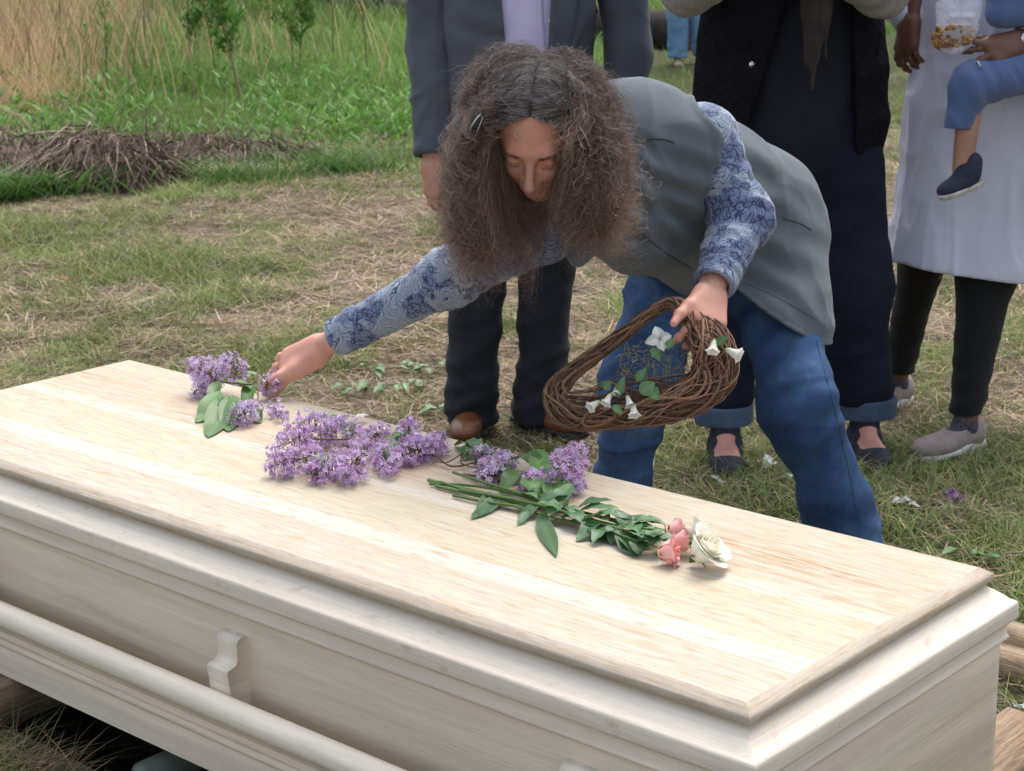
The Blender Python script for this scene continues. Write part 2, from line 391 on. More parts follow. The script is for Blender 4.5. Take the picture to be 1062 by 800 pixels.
# ================================================================ casket
def mat_wood(name, lid=False, grey=0.0, dirty=0.0):
    """pale bleached boards: u runs with the grain, v across it"""
    t = NT(name); uvn = t.n('UVMap'); uvn.uv_map = 'uv'; sp = t.n('SeparateXYZ'); t.l(uvn.outputs[0], sp.inputs[0])
    def st(su, sv, off=0):
        mp = t.n('Mapping'); mp.inputs['Scale'].default_value = (su, sv, 1); mp.inputs['Location'].default_value = (off, off*.7, off*.3); t.l(uvn.outputs[0], mp.inputs[0]); return mp.outputs[0]
    g1 = t.noise(st(1.4, 30), 1.0, 6, .6, .6); g2 = t.noise(st(7.0, 110, 5), 1.0, 5, .65, .4); g3 = t.noise(st(14, 330, 2), 1.0, 3, .6)
    if lid:
        # board seams at their measured places across the lid
        c = t.ramp(t.math('DIVIDE', sp.outputs[1], CW), [
            (0, (.74, .66, .53)), (.225, (.71, .62, .47)), (.232, (.74, .60, .45)), (.40, (.76, .64, .50)), (.445, (.84, .78, .68)), (.47, (.84, .78, .67)),
            (.478, (.75, .66, .49)), (.715, (.77, .69, .53)), (.722, (.85, .81, .71)), (.80, (.85, .80, .70)), (.808, (.76, .65, .52)), (1, (.76, .66, .54))])
        sv = sp.outputs[1]; streak = t.ramp(t.noise(st(6.0, 95, 9), 1, 6, .7, .5), [(.50, (0, 0, 0)), (.68, (1, 1, 1))])
        inb = t.math('MULTIPLY', t.math('GREATER_THAN', sv, .148), t.math('LESS_THAN', sv, .275))
        bro = t.math('MULTIPLY', t.math('MULTIPLY', streak, t.math('ADD', t.math('MULTIPLY', inb, 1.0), .34)), t.ramp(t.noise(st(1.6, 2, 3), 1, 3), [(.35, (0.25,)*3), (.62, (1, 1, 1))]))
        c = t.mix(bro, c, (.50, .25, .11))
        blot = t.ramp(t.noise(st(20, 120, 4), 1, 4, .7), [(.52, (0, 0, 0)), (.66, (1, 1, 1))])
        c = t.mix(t.math('MULTIPLY', blot, .68), c, (.62, .45, .27))
        chalk = t.ramp(t.noise(st(13, 90, 14), 1, 5, .7), [(.50, (0, 0, 0)), (.72, (1, 1, 1))])
        c = t.mix(t.math('MULTIPLY', chalk, .6), c, (.84, .81, .74))
        seam = t.math('ADD', *[t.math('ADD', *[t.math('COMPARE', sv, q*CW, .0007) for q in pr]) for pr in ((.2285, .4575), (.7185, .804))])
        c = t.mix(t.math('MULTIPLY', seam, .4), c, (.40, .28, .18)); gs = .25
    else:
        base = (.80, .705, .595) if not grey else (.80, .725, .625)
        c = t.ramp(g1, [(.28, tuple(x*.82 for x in base)), (.5, base), (.72, tuple(min(1, x*1.12) for x in base))])
        pk = t.ramp(t.noise(st(.8, 9, 7), 1, 3), [(.5, (0, 0, 0)), (.7, (1, 1, 1))]); c = t.mix(t.math('MULTIPLY', pk, .5), c, (.55, .44, .38)); gs = .14
        sp2 = t.ramp(t.noise(st(16, 26, 3), 1, 3, .7), [(.62, (0, 0, 0)), (.70, (1, 1, 1))]); c = t.mix(t.math('MULTIPLY', sp2, dirty), c, (.44, .25, .13))
    c = t.mix(1.0, c, ((.625, .618, .605) if lid else (.96, .95, .925)), 'MULTIPLY')
    c = t.mix(gs, c, t.ramp(g2, [(.35, (.72, .70, .68)), (.6, (1.12, 1.11, 1.10))]), 'MULTIPLY')
    t.base(c, .62); t.b.inputs['Specular IOR Level'].default_value = .22
    c = t.mix((.35 if lid else .15), c, t.ramp(g3, [(.3, (.74, .72, .70)), (.62, (1.10, 1.10, 1.10))]), 'MULTIPLY') if True else c
    t.l(c, t.b.inputs['Base Color']); t.bump(t.math('ADD', t.math('MULTIPLY', g2, .5), g3), .5, .0015); return t.m
WL = mat_wood('bleached lid boards', True); WS = mat_wood('pale side boards'); WR = mat_wood('pale moulding wood', grey=1, dirty=.28); WB = mat_wood('smooth rail wood', grey=1)
casket = empty('casket', K(CL/2, CW/2, .09), 'pale bare wood casket with a moulded lid set over the open grave', 'casket')
def sweep(name, prof, mat, parent, cap_top=False, cap_bot=False, seg=44):
    """prof: (outset e, height z) swept round the lid rectangle with mitred corners; uv runs with the grain"""
    V_, F_, U_, M_ = [], [], [], []; n = 0; d = np.concatenate([[0], np.cumsum([math.hypot(prof[i+1][0]-prof[i][0], prof[i+1][1]-prof[i][1]) for i in range(len(prof)-1)])])
    for side in range(4):
        for k, (e, z) in enumerate(prof):
            c = [(-e, -e), (CL+e, -e), (CL+e, CW+e), (-e, CW+e)]; a0, b0 = c[side]; a1, b1 = c[(side+1) % 4]
            for q in range(seg+1):
                t_ = q/seg; a = a0+(a1-a0)*t_; b = b0+(b1-b0)*t_
                V_.append(K(a, b, z)); L = math.hypot(a1-a0, b1-b0); U_.append((t_*L+side*3.7, d[k]+side*1.3))
        for k in range(len(prof)-1):
            for q in range(seg): F_.append((n+k*(seg+1)+q, n+k*(seg+1)+q+1, n+(k+1)*(seg+1)+q+1, n+(k+1)*(seg+1)+q))
        n += len(prof)*(seg+1)
    for on, (e, z), rev in ((cap_top, prof[0], False), (cap_bot, prof[-1], True)):
        if on:
            for a, b in ((-e, -e), (CL+e, -e), (CL+e, CW+e), (-e, CW+e)): V_.append(K(a, b, z)); U_.append((a, b))
            F_.append(tuple(range(n, n+4))[::(-1 if rev else 1)]); n += 4
    o = link(name, np_mesh(name, np.array(V_), np.array(F_), uv=np.array(U_)), mat, parent, smooth=False); return o
def arc(c, r, a0, a1, n=6): return [(c[0]+r*math.cos(R(a)), c[1]+r*math.sin(R(a))) for a in np.linspace(a0, a1, n)]
lp = sweep('lid_panel', [(-.016, ZT), (-.014, ZT-.0006), (-.001, ZT-.0095), (.0012, ZT-.012), (.001, ZT-.0225), (-.014, ZT-.024)], WL, casket, cap_top=True)
sweep('lid_rim', [(-.02, ZT-.025), (-.012, ZT-.0262), (.012, ZT-.0445), (.020, ZT-.0525)]+arc((.023, ZT-.063), .008, 62, -5, 5)+[(.032, ZT-.082), (.030, ZT-.087), (.024, ZT-.089), (.010, ZT-.090)], WR, casket)
sweep('body', [(.019, ZT-.0915), (.0195, ZT-.112)]+[(.021, ZT-.1125), (.023, ZT-.116), (.021, ZT-.12), (.0135, ZT-.122), (.013, ZT-.128), (.013, ZT-.345)]
      + [(.008, ZT-.348), (.008, ZT-.354), (.016, ZT-.357)]+arc((.016, ZT-.364), .008, 80, -80, 7)+[(.016, ZT-.373), (.021, ZT-.378), (.022, ZT-.388), (.022, ZT-.43)], WS, casket, cap_bot=True)
# carrying rail along each long side, on scrolled brackets
for sgn, b0 in ((1, CW), (-1, 0)):
    rb = b0+sgn*.074; zr = ZT-.262
    pts = np.array([K(a, rb, zr) for a in np.linspace(.12, CL-.12, 40)])
    mb = MB(); mb.tube(pts, .0225, 20)
    me_o = mb.build('rail', WB, casket)
    uv = me_o.data.uv_layers.new(name='uv'); co_ = np.empty(len(me_o.data.vertices)*3); me_o.data.vertices.foreach_get('co', co_); co_ = co_.reshape(-1, 3)-CO
    uu = np.stack([co_@CU, co_@CV*1.5+co_[:, 2]], 1); li = np.empty(len(me_o.data.loops), np.int32); me_o.data.loops.foreach_get('vertex_index', li); uv.data.foreach_set('uv', uu[li].astype(np.float32).ravel())
    for a in (.262, 1.0, 1.75):
        # scroll profile in (outset, height)
        pr = [(0, ZT-.155), (.010, ZT-.1555)]+arc((.012, ZT-.168), .0125, 90, 0, 6)+[(.0242, ZT-.176)]+arc((.036, ZT-.190), .012, 180, 262, 5)+[(.046, ZT-.2035), (.048, ZT-.208), (.045, ZT-.232), (.043, ZT-.262), (.044, ZT-.288), (.036, ZT-.302), (.020, ZT-.312), (.004, ZT-.322), (0, ZT-.324)]
        hw = .026; vv = [K(a+s_*hw, b0+sgn*(e*.95+.0125), z) for s_ in (-1, 1) for e, z in pr]; n_ = len(pr)
        ff = [(k, (k+1) % n_, n_+(k+1) % n_, n_+k) for k in range(n_)]
        cc = len(vv); vv += [K(a+s_*hw, b0+sgn*.010, z) for s_ in (-1, 1) for e, z in pr]
        ff += [(k, k+1, cc+k+1, cc+k) for k in range(n_-1)]+[(n_+k+1, n_+k, cc+n_+k, cc+n_+k+1) for k in range(n_-1)]; f3 = [(0, 1, cc)]
        bm_ = np_mesh('bracket', np.array(vv), [np.array(f3), np.array(ff)], uv=np.array([[p@CU*.3+4, p[2]] for p in vv]))
        link('bracket', bm_, WB, casket, smooth=False)
# supports laid over the grave
def plank(a, b0, b1, wid, h, name, label, mat, z0=0.0):
    mb = MB(); v = []; n = 14
    for k in range(n+1):
        b = b0+(b1-b0)*k/n; j = .006*math.sin(k*1.7+a*9)
        for (x, z) in ((-wid/2, z0), (wid/2, z0), (wid/2+j*.5, z0+h*.9), (wid/2-.008, z0+h+j*.3), (-wid/2+.008, z0+h-j*.3), (-wid/2-j, z0+h*.9)): v.append(K(a+x+j*.4, b, z))
    f = [(k*6+i, k*6+(i+1) % 6, (k+1)*6+(i+1) % 6, (k+1)*6+i) for k in range(n) for i in range(6)]
    mb.add(v, f); mb.add([v[i] for i in range(6)]+[sum(v[:6])/6], [[i, (i+1) % 6, 6] for i in range(6)]); w_ = v[-6:]; mb.add(w_+[sum(w_)/6], [[(i+1) % 6, i, 6] for i in range(6)])
    o = mb.build(name, mat, smooth=False); return tag(o, label, 'plank', 'planks laid across the grave')
def rough_wood(name, ang, c1, c2):
    t = NT(name); a = t.coord(rot=(0, 0, ang)); m_ = t.n('Mapping'); m_.inputs['Scale'].default_value = (3, 38, 38); t.l(a, m_.inputs[0]); f = t.noise(m_.outputs[0], 1.0, 6, .7, .5); f2 = t.noise(m_.outputs[0], 4.0, 4, .7)
    t.base(t.mix(.5, t.ramp(f, [(.3, c2), (.7, c1)]), t.ramp(f2, [(.35, tuple(x*.4 for x in c2)), (.6, c1)])), .9); t.bump(t.math('ADD', f, f2), .9, .006); return t.m
ROUGH = rough_wood('rough sawn timber', -math.atan2(CV[1], CV[0]), (.40, .28, .18), (.14, .095, .06))
plank(1.735, -.35, .80, .12, .085, 'support_plank', 'rough brown plank crossing the grave below the casket near its rail side', ROUGH, .002)
plank(.10, -.42, 1.0, .13, .085, 'support_plank', 'rough plank poking out past the casket end beside fallen petals', ROUGH, .002)
GP = simple('weathered green roller', (.16, .19, .16), .45, .3, 15)
for a, lb_ in ((1.29, 'grey green roller end showing under the casket over the dark pit'), (1.86, 'grey green roller beside the rough plank at the edge of the pit')):
    mb = MB(); zc = .005 if a < 1.5 else .10
    pb = [K(a, b, zc) for b in ((np.linspace(-.1, .675, 12)) if a < 1.5 else np.linspace(.62, .80, 12))]; rr_ = .03 if a < 1.5 else .045
    mb.tube(np.array([pb[0]-nrm(pb[1]-pb[0])*.012]+pb+[pb[-1]+nrm(pb[-1]-pb[0])*.012]), np.array([rr_*.7]+[rr_]*12+[rr_*.7]), 20)
    tag(mb.build('steel_roller', GP), lb_, 'roller', 'rollers that carry the casket')
# topping of a photo-visible short beam behind the casket's end
mb = MB(); g0 = np.random.default_rng(4)
for q in range(2): mb.box(K(-.35, -.80+q*.075, .004+q*.002), CU*(.80-q*.05), CV*.07, V(0, 0, .085-q*.02))
tag(mb.build('timber_board', rough_wood('weathered board', -math.atan2(CU[1], CU[0]), (.52, .40, .28), (.2, .14, .09)), smooth=False), 'weathered split board lying in the straw beyond the casket end', 'board')
# ================================================================ people
def skin_mat(name, c, c2, red=(.55, .2, .15)):
    t = NT(name); co = t.coord(); f = t.noise(co, 14, 4); f2 = t.noise(co, 90, 3, .6)
    cc = t.mix(t.ramp(f2, [(.4, (0, 0, 0)), (.75, (.5, .5, .5))]), t.ramp(f, [(.3, c2), (.7, c)]), red)
    cc = t.mix(.85, cc, t.ramp(f, [(.3, c2), (.7, c)]))
    t.bump(t.math('ADD', t.noise(co, 500, 3), t.math('MULTIPLY', t.noise(co, 120, 3), 1.2)), .25, .0012); t.base(cc, .5); b = t.b
    b.inputs['Subsurface Weight'].default_value = .12; b.inputs['Subsurface Radius'].default_value = (.012, .005, .003); b.inputs['Subsurface Scale'].default_value = .5
    return t.m
SKIN = skin_mat('fair skin', (.64, .345, .255), (.56, .245, .175)); SKIND = skin_mat('deep brown skin', (.16, .075, .045), (.10, .042, .026), (.2, .07, .05)); SKINT = skin_mat('tan skin', (.42, .23, .16), (.33, .165, .11))
SKINH = skin_mat('ruddy skin', (.56, .30, .21), (.47, .21, .145))

def hand(W, d, n, ts, curl=(.5, .6, .4), thumb=(.5, .3, .25), spread=.0, sc=1.0, tdir=None, per=None):
    """W wrist, d towards the fingers, n out of the back of the hand, ts +1/-1 the thumb's side (d x n)"""
    d = nrm(d); n = nrm(V(n)-d*np.dot(n, d)); s = np.cross(d, n)*ts
    def rot(v, ax, a): return np.array(Matrix.Rotation(a, 3, Vector(ax)) @ Vector(v))
    side = nrm(np.cross(n, d)); L = sc; fs = []; pts = [W]
    W = V(W)
    offs = [.028, .010, -.009, -.026]; lens = [.070, .078, .072, .056]; rad = [.0086, .0088, .0084, .0074]
    fs.append(ec(W-d*.05*L, W+d*.012*L, .027*L, .026*L, n, .66))
    for i in range(4):
        kn = W+d*(.082-.006*abs(i-1))*L+s*offs[i]*L-n*.002*abs(i-1.3)*L
        fs.append(rc(W+d*.008*L+s*offs[i]*.55*L, kn, .0145*L, .0108*L))
    fs.append(ec(W+d*.02*L-n*.006*L, W+d*.066*L-n*.005*L, .028*L, .030*L, n, .40))
    palm = un(fs, .016*L); out = [palm]
    for i in range(4):
        c = curl if per is None else per[i]
        kn = W+d*(.082-.006*abs(i-1))*L+s*offs[i]*L-n*.002*abs(i-1.3)*L
        dd = nrm(d+s*(1.5-i)*spread*.35); ax = side; p = kn; fr = (.44, .31, .25); seg = []
        for j in range(3):
            dd = rot(dd, ax, c[j])
            q = p+dd*lens[i]*fr[j]*L; r0 = rad[i]*(1-.08*j)*L; r1 = rad[i]*(1-.08*(j+1))*L
            seg.append(rc(p, q, r0*1.02, r1)); seg.append(el(p, (r0*1.1,)*3)); p = q; pts.append(q)
        out.append(un(seg, .006*L))
    b = W+d*.018*L+s*.020*L-n*.004*L; td = nrm(tdir) if tdir is not None else nrm(d*.62+s*.72-n*.25)
    seg = []; p = b; ax = nrm(np.cross(n, d))
    tl = (.046, .034, .028); tr = (.0145, .0112, .0098, .0078)
    bend = nrm(np.cross(td, d*.8-s*.3-n*.35))
    for j in range(3):
        if j: td = rot(td, bend, thumb[j])
        q = p+td*tl[j]*L; seg.append(rc(p, q, tr[j]*L, tr[j+1]*L)); p = q; pts.append(q)
    out.append(un(seg, .008*L))
    fn = un([out[0], out[-1]], .018*L); f4 = [un([out[0], o], .004*L) for o in out[1:-1]]
    lo, hi = box_of(pts+[W-d*.05], .03*L)
    return (lambda p: np.minimum.reduce([fn(p)]+[g(p) for g in f4])), lo, hi

def head(C, F, U, sc=1.0, male=False):
    """C centre of the skull, F where the face looks, U towards the crown"""
    F = nrm(F); U = nrm(V(U)-F*np.dot(U, F)); S = np.cross(F, U); A = np.array([S, F, U])      # local x side, y face, z crown
    def L(x, y, z): return V(C)+(S*x+F*y+U*z)*sc
    def E(x, y, z, a, b, c): return el(L(x, y, z), (a*sc, b*sc, c*sc), A)
    skull = E(0, -.012, .028, .074, .096, .088)
    face = un([skull, E(0, .032, -.03, .060, .052, .075), E(0, .050, -.085, .034, .034, .028), E(0, .020, -.075, .055, .05, .035)], .04)
    face = un([face, E(.030, .066, -.032, .026, .02, .02), E(-.030, .066, -.032, .026, .02, .02)], .02)          # cheeks
    face = un([face, rc(L(-.030, .078, .018), L(.030, .078, .018), .013*sc, .013*sc)], .018)                     # brow
    for sx in (-1, 1): face = sub(face, E(sx*.031, .094, -.002, .017, .014, .011), .016)
    for sx in (-1, 1):
        face = un([face, E(sx*.031, .074, -.003, .0135, .0125, .0115)], .003)
        face = sub(face, rc(L(sx*.022, .0885, -.0095), L(sx*.041, .084, -.0085), .0011*sc, .0011*sc), .0015)     # closed lid line
    nose = un([rc(L(0, .084, .010), L(0, .108, -.036), .0065*sc, .0095*sc), E(0, .106, -.040, .0105, .011, .009), E(.011, .096, -.042, .0075, .009, .007), E(-.011, .096, -.042, .0075, .009, .007)], .009)
    face = un([face, nose], .010)
    for sx in (-1, 1): face = sub(face, E(sx*.006, .102, -.051, .0032, .004, .004), .003)
    lips = un([rc(L(-.020, .080, -.068), L(0, .090, -.064), .0032*sc, .0052*sc), rc(L(.020, .080, -.068), L(0, .090, -.064), .0032*sc, .0052*sc), rc(L(-.015, .081, -.075), L(.015, .081, -.075), .005*sc, .005*sc), E(0, .0855, -.075, .012, .007, .0055)], .004)
    face = un([face, lips], .005); face = sub(face, rc(L(-.022, .086, -.0695), L(.022, .086, -.0695), .0014*sc, .0014*sc), .003)
    for sx in (-1, 1):
        ear = sub(E(sx*.076, -.008, -.012, .010, .020, .032), E(sx*.086, -.004, -.010, .008, .011, .019), .006); face = un([face, ear], .008)
    lo, hi = box_of([L(*q) for q in itertools.product((-.1, .1), (-.12, .13), (-.13, .13))], .005)
    return face, lo, hi, L, A
def vertical_head(C, yaw=0, sc=1.0):
    F = V(math.sin(yaw), -math.cos(yaw), -.12); return head(C, F, V(0, 0, 1), sc)
def hair_cap(name, L, A, sc, mat, parent, fall=None, seed=1):
    f = sub(el(L(0, -.014, .034), (.084*sc, .104*sc, .096*sc), A), bx_(L(0, .11, -.05), (.1*sc, .062*sc, .115*sc), A, .03), .02)
    f = sub(f, half(L(0, 0, -.055), A[2]*1.0) if False else bx_(L(0, .02, -.17), (.2*sc, .2*sc, .11*sc), A, .02), .02)
    pts = [L(*q) for q in itertools.product((-.11, .11), (-.13, .12), (-.1, .14))]
    if fall:
        f = un([f]+fall[0], .03); pts += fall[1]
    strand = lambda p: .0035*vnoise(np.stack([p[:, 0]*160, p[:, 1]*160, p[:, 2]*12], 1), seed)+.004*vnoise(p*30, seed)
    lo, hi = box_of(pts, .02); return surf_obj(name, disp(f, strand), lo, hi, .004, mat, parent)
HAIRD = simple('dark hair', (.030, .018, .012), .55, .4, 60, .6, 400, c2=(.012, .008, .006)); HAIRG = simple('grey hair', (.20, .18, .16), .6, .4, 60, .6, 400)

def cloth(name, c, c2=None, rough=.9, weave=900, bump=.4, sheen=.05, var_scale=6, heather=0.0, hc=(.5, .5, .5)):
    t = NT(name); co = t.coord(); f = t.noise(co, var_scale, 4, .6); c2 = c2 or tuple(x*.75 for x in c)
    out = t.ramp(f, [(.35, c2), (.65, c)])
    if heather: out = t.mix(t.math('MULTIPLY', t.ramp(t.noise(co, weave*.6, 3, .8), [(.45, (0, 0, 0)), (.65, (1, 1, 1))]), heather), out, hc)
    t.bump(t.math('ADD', t.noise(co, weave, 2, .6), t.math('MULTIPLY', t.noise(co, 45, 3), .6)), bump, .0015)
    t.base(out, rough); t.b.inputs['Sheen Weight'].default_value = sheen; t.b.inputs['Sheen Roughness'].default_value = .6; t.b.inputs['Specular IOR Level'].default_value = .25
    return t.m
def mat_denim(name, dark, mid, light, worn=.5):
    t = NT(name); co = t.coord(); f = t.noise(co, 3.2, 5, .6, .3); f2 = t.noise(co, 22, 5, .7)
    c = t.ramp(t.math('ADD', t.math('MULTIPLY', f, .75), t.math('MULTIPLY', f2, .25)), [(.34, dark), (.52, mid), (.72, light)])
    wv_ = t.n('TexWave'); wv_.inputs['Scale'].default_value = 420; wv_.inputs['Distortion'].default_value = 1.5; t.l(t.coord((1, 1, 1), rot=(.4, .5, .8)), wv_.inputs[0])
    c = t.mix(.22, c, t.ramp(wv_.outputs['Fac'], [(.2, (.5, .5, .55)), (.8, (1.5, 1.5, 1.5))]), 'MULTIPLY')
    t.bump(t.math('ADD', t.math('MULTIPLY', f2, .6), t.math('MULTIPLY', wv_.outputs['Fac'], .4)), .3, .002); t.base(c, .85); t.b.inputs['Specular IOR Level'].default_value = .2
    return t.m
def mat_pattern(name):
    """heathered pale blue jersey printed with navy line-drawn flowers"""
    t = NT(name); co = t.coord(); nz = t.n('TexNoise'); nz.inputs['Scale'].default_value = 16; nz.inputs['Detail'].default_value = 2; t.l(co, nz.inputs['Vector'])
    dist = t.n('VectorMath', operation='MULTIPLY_ADD'); t.l(nz.outputs['Color'], dist.inputs[0]); dist.inputs[1].default_value = (.06, .06, .06); t.l(co, dist.inputs[2]); dv = dist.outputs[0]
    def rings(sc_, lw, freq, seed):
        mp = t.n('Mapping'); mp.inputs['Location'].default_value = (seed, seed*.3, seed*.7); t.l(dv, mp.inputs[0])
        vo = t.n('TexVoronoi'); vo.inputs['Scale'].default_value = sc_; vo.inputs['Randomness'].default_value = 1; t.l(mp.outputs[0], vo.inputs['Vector'])
        s_ = t.math('SINE', t.math('MULTIPLY', vo.outputs['Distance'], freq)); return t.ramp(t.math('ABSOLUTE', s_), [(lw, (1, 1, 1)), (lw+.12, (0, 0, 0))])
    def edges(sc_, w_, seed):
        mp = t.n('Mapping'); mp.inputs['Location'].default_value = (seed, seed*.5, seed); t.l(dv, mp.inputs[0])
        vo = t.n('TexVoronoi', feature='DISTANCE_TO_EDGE'); vo.inputs['Scale'].default_value = sc_; t.l(mp.outputs[0], vo.inputs['Vector']); return t.ramp(vo.outputs['Distance'], [(w_, (1, 1, 1)), (w_+.02, (0, 0, 0))])
    r1 = rings(17, .20, 30, 1.3); e1 = edges(62, .045, 3.1); e2 = edges(34, .035, 7.7)
    m1 = t.ramp(t.noise(co, 12, 2), [(.38, (0, 0, 0)), (.42, (1, 1, 1))]); m2 = t.ramp(t.noise(co, 15, 2), [(.46, (0, 0, 0)), (.50, (1, 1, 1))])
    ln = t.math('MAXIMUM', t.math('MULTIPLY', r1, m1), t.math('MAXIMUM', t.math('MULTIPLY', e1, m2), t.math('MULTIPLY', e2, t.math('SUBTRACT', 1.0, m1))))
    he = t.noise(co, 420, 3, .8); b = t.ramp(he, [(.35, (.13, .17, .24)), (.55, (.29, .34, .42)), (.7, (.46, .51, .57))])
    fill = t.mix(t.math('MULTIPLY', m2, .62), b, (.065, .10, .22)); c = t.mix(t.math('MULTIPLY', ln, .93), fill, (.012, .022, .085))
    t.bump(he, .3, .001); t.base(c, .9); t.b.inputs['Sheen Weight'].default_value = .15; return t.m
VEST = cloth('grey wool felt', (.092, .112, .132), (.068, .086, .104), .95, 1100, .6, .2, 5, .35, (.18, .205, .225))
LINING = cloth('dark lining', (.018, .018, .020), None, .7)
PRINT = mat_pattern('printed jersey'); JEANS = mat_denim('faded blue denim', (.016, .036, .095), (.048, .098, .205), (.17, .265, .41)); BLACK = cloth('black ponte', (.008, .008, .011), (.005, .005, .008), .9, sheen=.05)
DARKSEAM = simple('dark seam', (.05, .06, .065), .9)

# ---------------------------------------------------------------- woman leaning over the casket
Pe = P(768, 238, 4.0); Nk = P(642, 140, 3.56); ShL = P(728, 152, 3.60); ShR = P(567, 236, 3.52); Ch = P(668, 188, 3.66); Wa = P(722, 205, 3.84)
HC = P(557, 132, 3.34)
wfol = empty('person', V(G(770, 600)[0], G(770, 600)[1], 0), 'woman with frizzy grey brown hair and grey vest bending over the casket', 'person')
hipL = P(790, 268, 3.98); knL = P(829, 420, 3.82); anL = P(893, 596, 3.92); hipR = P(706, 255, 3.98); knR = P(662, 400, 3.82); anR = P(630, 588, 3.98)
elL = P(768, 226, 3.60); wrL = P(738, 302, 3.47); elR = P(466, 288, 3.60); wrR = P(333, 360, 3.76)
vd = nrm(fwd)                       # roughly the way the camera looks
FD = nrm(-fwd*1.0+V(0, 0, -1.02)+rt*-.20); UD = nrm(V(0, 0, 1)*1.0-fwd*.9+rt*-.04)
hf, hlo, hhi, HL, HA = head(HC, FD, UD, 1.08)
# hands
dR = nrm(P(286, 384, 3.78)-wrR); hR = hand(wrR, dR, nrm(V(0, 0, .62)-fwd*.75+rt*.05), -1, sc=1.06, spread=.6, per=[(.04, .22, .15), (.16, .32, .2), (.30, .40, .25), (.42, .45, .3)], tdir=nrm(dR*.93+V(0, 0, -.05)-fwd*.30+rt*-.12), thumb=(0, .05, .1))
dL = nrm(P(735, 335, 3.42)-wrL); hL = hand(wrL, dL, nrm(-fwd*.8+V(0, 0, .5)+rt*.35), 1, sc=1.0, per=[(.55, .6, .35), (.85, .7, .4), (.95, .8, .4), (.9, .8, .4)], spread=.6, tdir=nrm(P(704, 334, 3.38)-P(733, 312, 3.45)), thumb=(0, .12, .15))
side = nrm(ShL-ShR)
body = un([rc(Nk, HC-HA[2]*.06-HA[1]*.02, .055, .052), ec(Ch, Wa, .15, .13, np.cross(side, Wa-Ch), .7), ec(Wa, Pe, .13, .155, np.cross(side, Wa-Ch), .75), rc(ShL, ShR, .04, .04), rc(ShL, Ch, .06, .12),
           rc(hipL, knL, .085, .055), rc(knL, anL, .052, .036), rc(hipR, knR, .085, .055), rc(knR, anR, .052, .036), rc(ShL, elL, .045, .037), rc(elL, wrL, .037, .025), rc(ShR, elR, .045, .036), rc(elR, wrR, .036, .024)], .03)
blo, bhi = box_of([Nk, ShL, ShR, anL, anR, wrR, wrL, elL, Pe, HC], .2)
body_o = join_surf('body', [(body, blo, bhi, .009), (hf, hlo, hhi, .0023), (hR[0], hR[1], hR[2], .0022), (hL[0], hL[1], hL[2], .0022)], SKIN, wfol)
nS0 = nrm(np.cross(side, Wa-Ch)); nS0 = nS0 if nS0[2] > 0 else -nS0; Bk0 = nrm(Pe-Nk)
# patterned top: both sleeves
def sleeve(a, e, w_, r, s, fan=0):
    f = un([rc(a, e, r[0], r[1]), rc(e, w_, r[1]*1.0, r[2]), el(e, (r[1]*1.06,)*3), el(a, (r[0]*1.04,)*3)], .03)
    ax1 = nrm(e-a); ax2 = nrm(w_-e)
    return disp(f, addg(creases(e, nrm(ax1+ax2), .0028, .030, .075, s), folds(along(ax2, 26, 10), .002, s), crisp(along(nrm(ax1+ax2), 26, 9), .0055, s), creases(w_-ax2*.05, ax2, .0025, .028, .06, s+2), creases(a+ax1*.12, ax1+side*.4, .003, .04, .08, s+4)))
cuL = P(740, 296, 3.475); cuR = P(349, 351, 3.745)
slL = sleeve(ShL+up*.012, elL, cuL, (.068, .057, .042), 3); slL = sub(slL, rc(cuL, cuL+nrm(cuL-elL)*.05, .031, .034), .002)
slL = sub(slL, half(cuL, elL-cuL) if True else None, .002)
slR = sleeve(ShR, elR, cuR, (.062, .052, .040), 8); slR = sub(slR, half(cuR, elR-cuR), .002); slR = sub(slR, rc(cuR-nrm(cuR-elR)*.0, cuR+nrm(cuR-elR)*.05, .033, .034), .002)
top = empty('shirt', Nk, None, None); top.parent = wfol
top.matrix_parent_inverse = Matrix.Translation(-wfol.location)
sl1 = surf_obj('sleeve', slL, *box_of([ShL, elL, cuL], .09), .0035, PRINT, top); surf_obj('sleeve', slR, *box_of([ShR, elR, cuR], .09), .0035, PRINT, top)
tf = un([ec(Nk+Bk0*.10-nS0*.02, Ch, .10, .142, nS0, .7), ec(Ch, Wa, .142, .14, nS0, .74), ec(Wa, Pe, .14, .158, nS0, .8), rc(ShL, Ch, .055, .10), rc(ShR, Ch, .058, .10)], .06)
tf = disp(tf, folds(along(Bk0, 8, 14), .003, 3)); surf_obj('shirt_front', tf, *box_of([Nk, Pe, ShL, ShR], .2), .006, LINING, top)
# jeans
def jleg(h, k, a, s, rr=(.092, .077, .069)):
    ax = nrm(k-h); ax2 = nrm(a-k)
    f = un([rc(h, k, rr[0], rr[1]), rc(k, k*.45+a*.55, rr[1], rr[2]*.86), rc(k*.45+a*.55, a, rr[2]*.86, rr[2])], .05)
    g = addg(creases(k+fwd*-.06, nrm(ax+ax2+rt*.35), .0045, .075, .11, s), folds(along(nrm(ax2+rt*.5), 9, 4), .010, s), folds(along(ax2, 3.5, 9), .005, s+3), crisp(along(nrm(ax2+rt*.6), 13, 4), .013, s), crisp(along(nrm(ax2-rt*.5), 11, 4), .010, s+8), creases(h+ax*.15-fwd*.05, nrm(ax+rt*.8), .005, .07, .12, s+3), creases(a-ax2*.06, nrm(ax2-rt*.3), .005, .06, .10, s+6))
    return sub(disp(f, g), half(a+ax2*.0, -ax2), .004)
jl = un([jleg(hipL, knL, anL, 2), jleg(hipR, knR, anR, 5, (.098, .078, .064))], .02); jl = un([jl, ec(hipL*.5+hipR*.5+V(0, 0, .02), Pe+V(0, 0, .03), .135, .13, fwd, .8)], .05)
